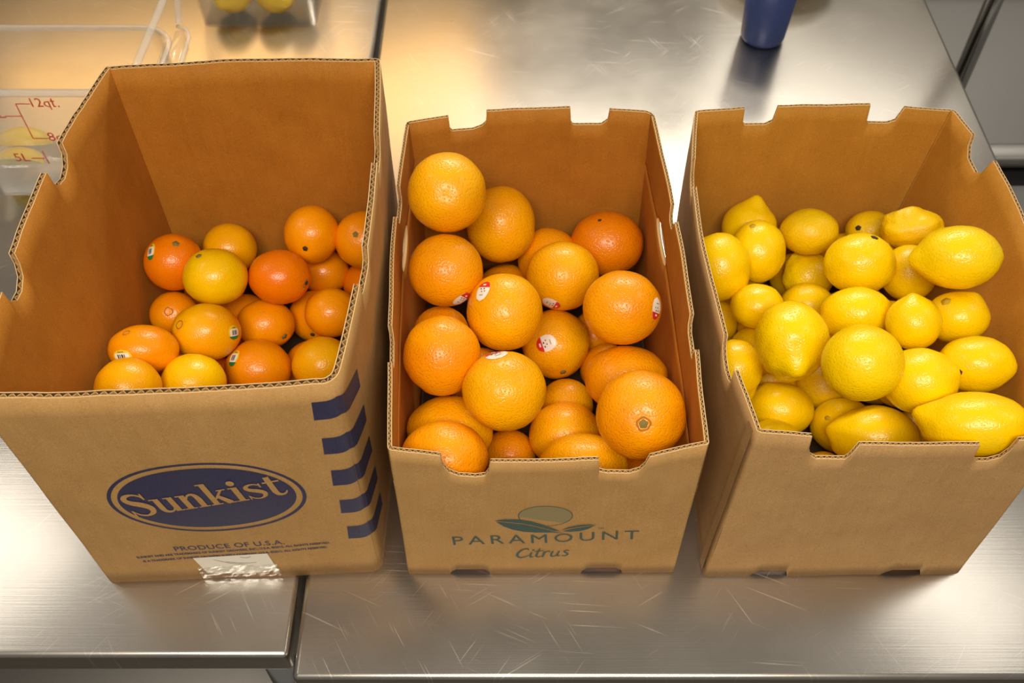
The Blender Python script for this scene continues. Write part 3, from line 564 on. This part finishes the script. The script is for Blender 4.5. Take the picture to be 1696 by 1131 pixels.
class Fruit:
    def __init__(s, name, kind, pos, R, ratio, mat, tip, seed, parent=None, lump=1.0, tip_k=1.0):
        s.pos = Vector(pos); s.R = R; s.kind = kind; s.seed = seed; s.lump = lump; s.tip_k = tip_k
        s.ax = frame(s.pos); s.rad = (R*math.sqrt(ratio), R/math.sqrt(ratio), R)
        s.tip = s.dirn(tip) if tip else Vector((math.sin(seed*2.1), math.cos(seed*1.7), -0.8)).normalized()
        q = s.tip.to_track_quat('Z', 'Y').to_matrix(); nu, nv = 40, 26; V = []; F = []
        V.append(s.surf(s.tip))
        for j in range(1, nv):
            th = PI*j/nv
            for i in range(nu):
                ph = 2*PI*i/nu; V.append(s.surf(q @ Vector((math.sin(th)*math.cos(ph), math.sin(th)*math.sin(ph), math.cos(th)))))
        V.append(s.surf(-s.tip)); b = len(V)-1
        for i in range(nu): F.append((0, 1+i, 1+(i+1) % nu))
        for j in range(nv-2):
            for i in range(nu): a = 1+j*nu; F.append((a+i, a+nu+i, a+nu+(i+1) % nu, a+(i+1) % nu))
        a = 1+(nv-2)*nu
        for i in range(nu): F.append((a+i, b, a+(i+1) % nu))
        s.o = mesh_obj(name, V, F, mat); s.o.location = s.pos
    def dirn(s, f):
        x, y = f; d = math.hypot(x, y)
        if d > 0.985: x, y = x/d*0.985, y/d*0.985
        z = math.sqrt(max(0.0, 1-x*x-y*y)); r, u, n = s.ax
        return (r*x+u*y+n*z).normalized()
    def surf(s, d, off=0.0):
        r, u, n = s.ax; a = math.acos(max(-1, min(1, d.dot(s.tip)))); k = 1.0; b = PI-a
        k += 0.022*s.lump*noise.noise(d*1.7+Vector((s.seed*3.7, s.seed*1.3, 0)))
        if s.kind == 'lemon':
            k += s.tip_k*(0.15*math.exp(-(a/0.24)**2)+0.07*math.exp(-(a/0.55)**2)-0.030*math.exp(-((a-0.55)/0.2)**2))
            k += 0.03*math.exp(-(b/0.35)**2)-0.03*math.exp(-(b/0.12)**2)
            k += 0.018*s.lump*noise.noise(d*4.2+Vector((s.seed, 5, 2)))
        else:
            k -= 0.045*math.exp(-(a/0.15)**2)+0.02*math.exp(-(b/0.3)**2)
            k += 0.010*s.lump*noise.noise(d*4.0+Vector((s.seed, 1, 9)))
        v = Vector((d.dot(r)*s.rad[0], d.dot(u)*s.rad[1], d.dot(n)*s.rad[2]))*k
        p = r*v.x+u*v.y+n*v.z
        return p+p.normalized()*off
    def tang(s, d, ang):
        r, u, n = s.ax; tx = (r-d*r.dot(d)).normalized(); ty = d.cross(tx); c, q = math.cos(ang), math.sin(ang)
        return tx*c+ty*q, ty*c-tx*q
    def patch(s, name, d, ang, fx, mat, parent, off, ny=6, nx=6):
        """fx(j/ny, i/nx) -> local (x, y) in metres on the tangent plane"""
        tx, ty = s.tang(d, ang); V = []; F = []
        for j in range(ny+1):
            for i in range(nx+1):
                x, y = fx(j/ny, i/nx); q = (d*s.R+tx*x+ty*y).normalized(); V.append(s.surf(q, off))
        for j in range(ny):
            for i in range(nx): F.append((j*(nx+1)+i, j*(nx+1)+i+1, (j+1)*(nx+1)+i+1, (j+1)*(nx+1)+i))
        return mesh_obj(name, V, F, mat, parent)
    def sticker(s, f, a, b, ang, style):
        d = s.dirn(f)
        def ell(y0, y1, k=1.0):
            def fx(v, u):
                y = y0+(y1-y0)*v; w = a*k*math.sqrt(max(0, 1-(y/b)**2)); return ((2*u-1)*w, y)
            return fx
        def box(x0, x1, y0, y1): return lambda v, u: (x0+(x1-x0)*u, y0+(y1-y0)*v)
        st = s.patch('sticker', d, ang, ell(-b, b), M['st_white'] if style == 'red' else M['st_yellow'], s.o, 0.0006, 10, 8)
        if style == 'red':
            st['label'] = 'small oval white sticker with a red end'
            s.patch('color_band', d, ang, ell(b*0.36, b), M['st_red'], st, 0.0010)
            s.patch('printed_mark', d, ang, box(-a*.22, a*.22, b*.50, b*.66), M['st_white'], st, 0.0014, 2, 2)
            for x, y, w_, h in ((-.45, .12, .2, .12), (.05, .14, .18, .13), (-.2, -.12, .16, .10), (.3, -.10, .12, .12), (-.3, -.44, .6, .05)):
                s.patch('printed_mark', d, ang, box(a*x, a*(x+w_), b*y, b*(y+h)), M['st_dark'], st, 0.0010, 2, 2)
        else:
            st['label'] = 'small oval sticker, yellow with a green foot and printed lines'
            s.patch('color_band', d, ang, ell(-b, -b*0.50), M['st_green'], st, 0.0010)
            s.patch('white_field', d, ang, ell(-b*.50, b*.45, 0.78), M['st_white'], st, 0.0010)
            for x, y, w_, h in ((-.38, -.32, .14, .60), (-.14, -.32, .08, .6), (.04, -.32, .16, .6), (.28, -.32, .08, .6), (-.3, .60, .6, .08)):
                s.patch('printed_mark', d, ang, box(a*x, a*(x+w_), b*y, b*(y+h)), M['st_dark'], st, 0.0014, 2, 2)
    def stem(s, f, r, mat, name='stem_button'):
        d = s.dirn(f) if f else s.tip; tx, ty = s.tang(d, 0.3); V = []; F = []; n = 20
        prof = ((0.0, 0.0014), (0.45, 0.0013), (0.6, 0.0004), (1.0, 0.0006), (1.15, -0.0010))
        for k, (q, h) in enumerate(prof):
            for i in range(n):
                t = 2*PI*i/n; rr = r*q*(1+0.10*math.cos(5*t) if k >= 2 else 1)
                e = (d*s.R+tx*math.cos(t)*rr+ty*math.sin(t)*rr).normalized(); V.append(s.surf(e, h))
        for k in range(len(prof)-1):
            for i in range(n): F.append((k*n+i, (k+1)*n+i, (k+1)*n+(i+1) % n, k*n+(i+1) % n))
        return mesh_obj(name, V, F, mat, s.o)
    def navel(s, f, r, mat):
        d = s.dirn(f); tx, ty = s.tang(d, 0); V = []; F = []; n = 28
        for k, (q, h) in enumerate(((0.70, -0.0008), (0.82, 0.0006), (0.95, 0.0007), (1.08, -0.0008))):
            for i in range(n):
                t = 2*PI*i/n; rr = r*q*(1+0.16*noise.noise(Vector((math.cos(t)*1.5, math.sin(t)*1.5, s.seed))))
                e = (d*s.R+tx*math.cos(t)*rr+ty*math.sin(t)*rr).normalized(); V.append(s.surf(e, h))
        for k in range(3):
            for i in range(n): F.append((k*n+i, (k+1)*n+i, (k+1)*n+(i+1) % n, k*n+(i+1) % n))
        return mesh_obj('navel_scar', V, F, mat, s.o)

# each row: label, material, tip / stem offset in fruit radii (right, up) or None, details
OR = [
  ('deep orange with a green stem star and a sticker on its left side', 'orange_deep', (0.081, 0.65), {'stem': (None, 0.0042, 'stem'), 'st': ((-0.732, 0.366), 0.0068, 0.0115, -0.2, 'green')}),
  ('light orange against the back wall, behind the yellowest top orange', 'orange_gold', None, None),
  ('smooth yellow-gold orange lying on top of the pile, stem end at upper left', 'orange_yellow', (-0.486, 0.718), {'stem': (None, 0.0034, 'stem')}),
  ('deep red-orange oval orange with its navel at the right end, beside the yellow-gold one', 'orange_deep', (0.865, -0.229), {'navel': ((0.827, -0.246), 0.006, 'scar'), 'stem': (None, 0.003, 'stem_dark')}),
  ('topmost orange by the back wall with a small brown stem dot low on it', 'orange_mid', (-0.244, -0.5), {'stem': (None, 0.0034, 'stem_dark')}),
  ('orange with a pale stem button, cut off by the right carton wall at the back', 'orange_mid', (-0.25, 0.189), {'stem': (None, 0.0036, 'stem')}),
  ('half-hidden orange below the topmost back orange', 'orange_mid', None, None),
  ('small sliver of orange low against the right wall at the back', 'orange_deep', None, None),
  ('shaded orange with a rough navel scar, low by the left wall', 'orange_mid', (-0.235, 0.13), {'navel': ((-0.235, 0.13), 0.0055, 'scar')}),
  ('large bright orange in the middle with a navel ring and a sticker on its right', 'orange_gold', (-0.755, 0.264), {'navel': ((-0.755, 0.264), 0.0058, 'scar'), 'st': ((0.762, -0.0), 0.0088, 0.0095, 0.15, 'green')}),
  ('orange deep in the gap under the yellow-gold top orange', 'orange_mid', None, None),
  ('rounded orange with its stem end at lower right, right of the large middle orange', 'orange_mid', (0.645, -0.481), {'stem': (None, 0.004, 'stem')}),
  ('shaded orange wedged behind the one at the right wall', 'orange_mid', (-0.114, -0.714), {'stem': (None, 0.003, 'stem_dark')}),
  ('bright smooth orange leaning on the right wall, halfway down the pile', 'orange_mid', None, None),
  ('wide orange near the left wall with a sticker at its foot', 'orange_mid', (-0.49, 0.694), {'navel': ((-0.49, 0.694), 0.004, 'scar'), 'st': ((-0.578, -0.25), 0.0105, 0.009, 0.25, 'green')}),
  ('golden orange at the front left corner of the pile, cut by the front rim', 'orange_gold', None, None),
  ('lemon-yellow orange at the front rim, the yellowest of the pile', 'orange_lemon', (-0.164, 0.954), None),
  ('orange at the front rim with a sticker at its upper left', 'orange_mid', None, {'st': ((-0.709, 0.369), 0.0072, 0.0115, -0.45, 'green')}),
  ('partly hidden orange between the front right orange and the one behind', 'orange_mid', None, None),
  ('golden orange in the front right corner of the left carton', 'orange_gold', None, None),
  ('dark sliver of orange behind the front rim pair', 'orange_deep', None, None),
]
GR = [
  ('highest grapefruit, golden, in the back left corner', 'grape_gold', (0.02, -0.08), None),
  ('tall golden grapefruit just right of the highest one', 'grape_gold', None, None),
  ('half-hidden grapefruit at the back wall, centre', 'grape_amber', None, None),
  ('reddest grapefruit, pink-blushed, in the back right corner', 'grape_blush', None, {'stem': ((-0.2, 0.72), 0.0022, 'stem_dark')}),
  ('amber grapefruit at the left wall below the highest, sticker at lower right', 'grape_amber', None, {'st': ((0.412, -0.781), 0.0085, 0.0115, -1.0, 'red')}),
  ('dark sliver of grapefruit above the stickered middle one', 'grape_amber', None, None),
  ('golden grapefruit right of centre with a red sticker at its bottom', 'grape_gold', None, {'st': ((-0.309, -0.786), 0.01, 0.012, -1.9, 'red')}),
  ('amber grapefruit at the right wall with a sticker on its right side', 'grape_amber', None, {'st': ((0.86, -0.016), 0.0085, 0.0135, 2.9, 'red')}),
  ('golden grapefruit in the middle with a sticker at its upper left', 'grape_gold', None, {'st': ((-0.572, 0.542), 0.009, 0.013, -0.45, 'red')}),
  ('amber grapefruit at the left wall with a small red blush low down', 'grape_amber', None, None),
  ('shaded grapefruit tucked low by the left wall behind the red-blushed one', 'grape_amber', None, None),
  ('greenish grapefruit with a sticker facing up and a puckered stem end below', 'grape_gold', (0.242, -0.833), {'st': ((-0.261, 0.018), 0.0105, 0.014, 1.9, 'red'), 'stem': (None, 0.004, 'stem'), 'lump': 2.0}),
  ('sliver of grapefruit under the stickered one at the right wall', 'grape_amber', None, None),
  ('large golden grapefruit in front of the middle, sticker on top', 'grape_gold', None, {'st': ((-0.193, 0.914), 0.012, 0.012, 0.5, 'red')}),
  ('small part of a grapefruit with a stem scar, between the centre and right wall', 'grape_amber', (-0.269, 0.547), {'stem': (None, 0.0035, 'stem')}),
  ('wide amber grapefruit behind the big navelled one at the right', 'grape_amber', None, {'lump': 1.6}),
  ('biggest grapefruit, amber, navel facing up, in the front right corner', 'grape_amber', (0.055, -0.207), {'stem': (None, 0.0045, 'stem'), 'navel': ((0.055, -0.207), 0.0075, 'scar'), 'lump': 1.6}),
  ('small visible part of a grapefruit low in the centre', 'grape_gold', None, None),
  ('golden grapefruit by the left wall, second from the front rim', 'grape_gold', None, None),
  ('amber grapefruit in the front left corner, showing through the rim notch', 'grape_amber', None, None),
  ('golden grapefruit low in the centre, behind the front rim one', 'grape_gold', None, None),
  ('golden grapefruit at the front rim, right of centre', 'grape_gold', None, None),
  ('shaded grapefruit in the gap between the front left and centre ones', 'grape_amber', None, None),
  ('low grapefruit sliver at the middle of the front rim', 'grape_amber', None, None),
  ('low grapefruit sliver in the right rim notch', 'grape_amber', None, None),
  ('dark grapefruit sliver low by the left wall', 'grape_amber', None, None),
]
LE = [
  ('lemon with its nipple pointing up, in the back left corner', 'lemon', (0.238, 0.992), {'tip_k': 1.2}),
  ('round lemon in front of the back left corner one', 'lemon', None, {'stem': ((-0.2, 0.8), 0.004, 'scar_lemon')}),
  ('oval lemon leaning on the left wall near the back', 'lemon', (0.821, -0.759), {'tip_k': 0.5}),
  ('smooth dull lemon at the back wall with a pale dimple', 'lemon_dull', (0.579, 0.12), {'tip_k': -0.2}),
  ('lemon at the back with a dark stem stub on its left', 'lemon_dull', None, {'stem': ((-0.463, 0.13), 0.0036, 'stem_dark')}),
  ('wrinkled creased lemon in the back right area', 'lemon_dull', (-0.071, 0.916), {'lump': 4.0, 'tip_k': 0.6}),
  ('large lemon by the right wall with its pointed end to the left', 'lemon_pale', (-1.011, -0.088), {'tip_k': 0.9}),
  ('big round lemon near the back with a dark stem stub on top', 'lemon_pale', None, {'stem': ((0.383, 0.839), 0.004, 'stem_dark')}),
  ('smooth lemon half hidden left of the pointed one by the right wall', 'lemon', None, None),
  ('bumpy small lemon behind the big round one, left side', 'lemon_pale', (-0.576, 0.938), {'lump': 2.5, 'tip_k': 0.6}),
  ('sliver of lemon behind the bumpy small one', 'lemon_dull', None, None),
  ('lemon sliver at the back between two round ones', 'lemon_dull', None, None),
  ('round lemon left of centre beside the left wall pair', 'lemon', None, None),
  ('lemon hidden behind the large nippled one, left of centre', 'lemon', None, None),
  ('wide pale lemon in the centre of the pile', 'lemon_pale', None, None),
  ('oval lemon with nipple up, right of centre', 'lemon', (-0.056, 0.947), {'tip_k': 0.5}),
  ('lemon with a greenish blemish near the right wall', 'lemon', (0.629, 0.911), {'tip_k': 0.5, 'stem': ((-0.35, 0.6), 0.005, 'scar_lemon')}),
  ('large rough lemon with its nipple facing the front', 'lemon_pale', (0.136, -0.664), {'lump': 1.8, 'tip_k': 0.9}),
  ('roundest lemon, bright, on top at the front centre', 'lemon_pale', None, {'lump': 0.5}),
  ('lemon with its tip to the right, beside the roundest one', 'lemon', (0.977, 0.246), {'tip_k': 0.4, 'stem': (None, 0.0025, 'stem_dark')}),
  ('oval lemon at the right wall with its tip to the right', 'lemon', (0.985, -0.133), {'tip_k': 0.4}),
  ('round lemon at the left wall notch', 'lemon', None, None),
  ('small part of a lemon low at the left wall', 'lemon', None, None),
  ('partly hidden lemon behind the left wall notch lemon', 'lemon', None, None),
  ('lemon near the front left corner with its tip up', 'lemon', (-0.379, 0.94), {'tip_k': 0.3}),
  ('lemon sliver in the front left corner', 'lemon', None, None),
  ('dark lemon in the gap below the roundest one', 'lemon_dull', None, None),
  ('lemon behind the front rim one, with a small stem dimple', 'lemon', None, {'stem': ((-0.439, 0.275), 0.003, 'scar_lemon')}),
  ('ribbed lemon at the front rim with its tip to the left', 'lemon', (-0.93, 0.237), {'tip_k': 0.55, 'lump': 1.5}),
  ('lemon in the gap between the two front rim lemons', 'lemon_dull', None, None),
  ('largest lemon, in the front right corner, nipple to the upper left', 'lemon', (-1.011, 0.417), {'tip_k': 0.9}),
  ('yellow lemon end showing in the left front notch', 'lemon', None, None),
  ('dark lemon sliver left of the large nippled one', 'lemon_dull', None, None),
  ('dark lemon sliver low behind the left wall lemon', 'lemon_dull', None, None),
]

SPEC = (('O', 'orange', 'orange', OR, 'oranges in the left carton'), ('G', 'grapefruit', 'grapefruit', GR, 'grapefruit in the middle carton'), ('L', 'lemon', 'lemon', LE, 'lemons in the right carton'))
for key, nm, cat, rows, grp in SPEC:
    for k, ((x, y, z, R, ratio), row) in enumerate(zip(FR['vis'][key], rows)):
        label, mat, tip, det = row; det = det or {}
        fr = Fruit(nm, 'lemon' if key == 'L' else 'round', (x, y, z), R*0.985, ratio, M[mat], tip, k+1+{'O': 0, 'G': 40, 'L': 80}[key], None, det.get('lump', 1.0), det.get('tip_k', 1.0))
        tag(fr.o, label, cat, grp)
        if 'stem' in det: fr.stem(det['stem'][0], det['stem'][1], M[det['stem'][2]])
        if 'navel' in det: fr.navel(det['navel'][0], det['navel'][1], M[det['navel'][2]])
        if 'st' in det: fr.sticker(*det['st'])
# fruit lying underneath, holding up the ones in view
for key, nm, cat, mats, lab in (('O', 'orange', 'orange', ('orange_mid', 'orange_deep'), 'orange buried under the others in the left carton'), ('G', 'grapefruit', 'grapefruit', ('grape_amber', 'grape_gold'), 'grapefruit buried under the others in the middle carton'), ('L', 'lemon', 'lemon', ('lemon', 'lemon_dull'), 'lemon buried under the others in the right carton')):
    protos = [Fruit(nm, 'round', (0, 0, 0.02), 0.04, 1.0, M[m_], (0.2, 0.4), 200+i, None) for i, m_ in enumerate(mats)]
    for k, (x, y, z, R) in enumerate(FR['fill'][key]):
        o = protos[k].o if k < len(protos) else protos[k % len(protos)].o.copy()
        if k >= len(protos): COL.objects.link(o)
        o.location = (x, y, z); sc = R/0.04*0.98; o.scale = (sc, sc, sc); o.rotation_euler = (k*1.3, k*0.7, k*2.1)
        tag(o, lab, cat, 'buried '+nm+' fruit')

# ---------------------------------------------------------------- clear tubs on the left table
def rounded(x0, x1, y0, y1, r, n=6):
    P = []
    for cx_, cy_, a0 in ((x1-r, y0+r, -PI/2), (x1-r, y1-r, 0), (x0+r, y1-r, PI/2), (x0+r, y0+r, PI)):
        for k in range(n+1): a = a0+PI/2*k/n; P.append((cx_+r*math.cos(a), cy_+r*math.sin(a)))
    return P
def tub(root, x0, x1, y0, y1, h, t=0.003, draft=0.012, r=0.03, lip=0.012):
    def loop(e, z): return [(a, b, z) for a, b in rounded(x0-e, x1+e, y0-e, y1+e, r+max(e, -0.02))]
    V = []; F = []; L = [loop(-draft, 0.001), loop(0, h), loop(-t, h), loop(-draft-t, 0.004)]
    n = len(L[0])
    for l in L: V += l
    for k in range(3):
        for i in range(n): F.append((k*n+i, k*n+(i+1) % n, (k+1)*n+(i+1) % n, (k+1)*n+i))
    F.append(tuple(range(n-1, -1, -1))); F.append(tuple(3*n+i for i in range(n)))
    b = mesh_obj('tub_body', V, F, M['clear'], root, True)
    V = []; F = []; L = [loop(0.0, h-0.006), loop(lip*0.8, h-0.007), loop(lip, h-0.004), loop(lip*0.8, h), loop(0.0, h+0.001), loop(0.0, h-0.006)]
    for l in L: V += l
    for k in range(5):
        for i in range(n): F.append((k*n+i, k*n+(i+1) % n, (k+1)*n+(i+1) % n, (k+1)*n+i))
    rm = mesh_obj('rim', V, F, M['clear_edge'], root, True)
    return b, rm
T = empty('measuring_tub'); tag(T, 'clear plastic measuring tub with red volume marks behind the orange carton', 'tub')
tub(T, -0.825, -0.498, 1.112, 1.258, 0.205, 0.003, 0.008, 0.045, 0.008)
hd = tube('bail_handle', [(-0.528, 1.122, 0.2075), (-0.518, 1.17, 0.222), (-0.502, 1.245, 0.2445), (-0.494, 1.285, 0.2575), (-0.4885, 1.292, 0.256), (-0.4865, 1.283, 0.240), (-0.487, 1.262, 0.209)], 0.0055, M['clear_edge'], T, 12, 0.6)
tube('side_grip', [(-0.491, 1.262, 0.204), (-0.474, 1.250, 0.206), (-0.467, 1.232, 0.207), (-0.466, 1.165, 0.207), (-0.474, 1.135, 0.206), (-0.490, 1.125, 0.204)], 0.003, M['clear_edge'], T, 10)
bm_obj('handle_clip', box_bm(-0.492, -0.478, 1.17, 1.252, 0.172, 0.206, 0.004, 2), M['clear'], T, True)
def on_front(px, z): return px
def mark(name, polys):
    V = []; F = []
    for P in polys:
        a = len(V)
        for x, z in P: V.append((x, 1.1115+0.008*(1-z/0.205)-0.0003+0.0, z))
        F.append(tuple(range(a, len(V))))
    return mesh_obj(name, V, F, M['ink_red'], T, False)
LN = {'a': (-0.6909, 0.1813), 'b': (-0.6707, 0.1813), 'c': (-0.6919, 0.1591), 'd': (-0.7149, 0.1591), 'e': (-0.6915, 0.1176), 'g': (-0.6697, 0.1176), 'h': (-0.7089, 0.0788), 'i': (-0.6894, 0.0788), 'j': (-0.6877, 0.0926), 'k2': (-0.687, 0.0682), 't12': (-0.6693, 0.176), 't12b': (-0.6322, 0.176), 't8': (-0.6696, 0.1131), 't5': (-0.7335, 0.0729), 't5b': (-0.7121, 0.0729), 'tl': (-0.7273, 0.1559)}

def seg(a, b, w_=0.0016): return sweep([(LN[a][0], LN[a][1], w_), ((LN[a][0]+LN[b][0])/2, (LN[a][1]+LN[b][1])/2, w_), (LN[b][0], LN[b][1], w_)], 2)
for a_, b_ in (('a', 'b'), ('a', 'e'), ('c', 'd'), ('e', 'g'), ('h', 'i'), ('j', 'k2')): mark('volume_line', seg(a_, b_))
TW = LN['t12b'][0]-LN['t12'][0]
mark('volume_text', xf(fit(text_polys('12q', 0.0225), TW*0.70), LN['t12'][0], LN['t12'][1], 1, 1))
mark('volume_text', xf(rect(0.0, 0.0020, 0.0, 0.0150)+rect(-0.0022, 0.0044, 0.0092, 0.0110)+rect(0.0, 0.0044, 0.0, 0.0018)+rect(0.0066, 0.0088, 0.0, 0.0022), LN['t12'][0]+TW*0.79, LN['t12'][1], 1, 1))
mark('volume_text', xf(text_polys('8qt.', 0.0225), LN['t8'][0], LN['t8'][1], 1, 1))
mark('volume_text', xf(fit(text_polys('5L', 0.0225), LN['t5b'][0]-LN['t5'][0]), LN['t5'][0], LN['t5'][1], 1, 1))
mark('volume_text', xf(text_polys('10L', 0.0225), LN['tl'][0]-0.020, LN['tl'][1], 1, 1))

# lemon wedges on the tub floor
def wedge(label, loc, rot, L_=0.036, r=0.026, half=0.75):
    t = empty('lemon_wedge', loc); t.rotation_euler = rot; tag(t, label, 'lemon wedge', 'lemon wedges in the measuring tub')
    n, m = 12, 8; V = []; F = []
    def rr(s_): return r*math.sqrt(max(0, 1-s_*s_))**0.85
    for i in range(n+1):
        s_ = -1+2*i/n
        for j in range(m+1): a = -half+2*half*j/m; q = rr(s_); V.append((L_*s_, q*math.sin(a), -q*math.cos(a)))
    for i in range(n):
        for j in range(m): F.append((i*(m+1)+j, i*(m+1)+j+1, (i+1)*(m+1)+j+1, (i+1)*(m+1)+j))
    mesh_obj('peel', V, F, M['lemon'], t)
    for sg in (-1, 1):
        V = []; F = []; V2 = []; F2 = []
        for i in range(n+1):
            s_ = -1+2*i/n; q = rr(s_); a = sg*half
            o_ = (L_*s_, q*math.sin(a), -q*math.cos(a)); e = (L_*s_, q*.86*math.sin(a), -q*.86*math.cos(a)); V += [(L_*s_, 0, 0.0), e]; V2 += [e, o_]
        for i in range(n): F.append((2*i, 2*i+1, 2*i+3, 2*i+2)); F2.append((2*i, 2*i+1, 2*i+3, 2*i+2))
        mesh_obj('flesh', V, F, M['flesh'], t); mesh_obj('pith', V2, F2, M['pith'], t)
wedge('lemon wedge at the back of the measuring tub floor, skin side up', (-0.760, 1.199, 0.036), (PI+0.2, 0.12, 0.15), 0.040, 0.026, 0.8)
wedge('pale lemon wedge at the front of the measuring tub floor', (-0.752, 1.150, 0.037), (PI-0.3, -0.10, -0.1), 0.040, 0.026, 0.8)
T2 = empty('storage_tub'); tag(T2, 'clear plastic tub of whole lemons at the back of the left table', 'tub')
tub(T2, -0.572, -0.345, 1.549, 1.79, 0.16, 0.003, 0.010, 0.028, 0.010)
for lab, x, y, z, R, ratio, tp_ in (('whole lemon at the left inside the clear storage tub', -0.508, 1.606, 0.041, 0.040, 1.1, (-0.5, -0.6)), ('whole lemon with a round tip in the middle of the clear storage tub', -0.429, 1.606, 0.041, 0.040, 1.06, (0.45, -0.5)), ('whole lemon at the right inside the clear storage tub', -0.387, 1.632, 0.070, 0.034, 0.9, (0.4, -0.8))):
    fr = Fruit('lemon', 'lemon', (x, y, z), R*0.92, ratio, M['lemon'], tp_, 300+int(-x*100), None); tag(fr.o, lab, 'lemon', 'lemons in the clear storage tub')

# ---------------------------------------------------------------- tumbler and bowl on the right table
cup = empty('tumbler', (0.4485, 1.528, 0)); tag(cup, 'navy blue plastic tumbler at the back of the right table', 'tumbler')
lathe('cup_body', [(0.0, 0.001), (0.034, 0.001), (0.0375, 0.004), (0.039, 0.010), (0.0475, 0.15), (0.0455, 0.15), (0.0365, 0.012), (0.0, 0.008)], M['blue_cup'], cup)
lathe('cup_rim', [(0.0452, 0.149), (0.0465, 0.153), (0.0485, 0.153), (0.0492, 0.149), (0.0478, 0.146), (0.0452, 0.149)], M['blue_cup'], cup)
bo = empty('serving_bowl', (0.515, 1.735, 0)); tag(bo, 'white ceramic bowl behind the navy tumbler', 'bowl')
lathe('bowl_body', [(0.0, 0.003), (0.04, 0.001), (0.045, 0.003), (0.075, 0.012), (0.098, 0.030), (0.108, 0.048), (0.104, 0.047), (0.094, 0.032), (0.07, 0.017), (0.0, 0.009)], M['ceramic'], bo)
lathe('bowl_rim', [(0.1035, 0.0465), (0.106, 0.0500), (0.1095, 0.0490), (0.1085, 0.0455)], M['ceramic'], bo)
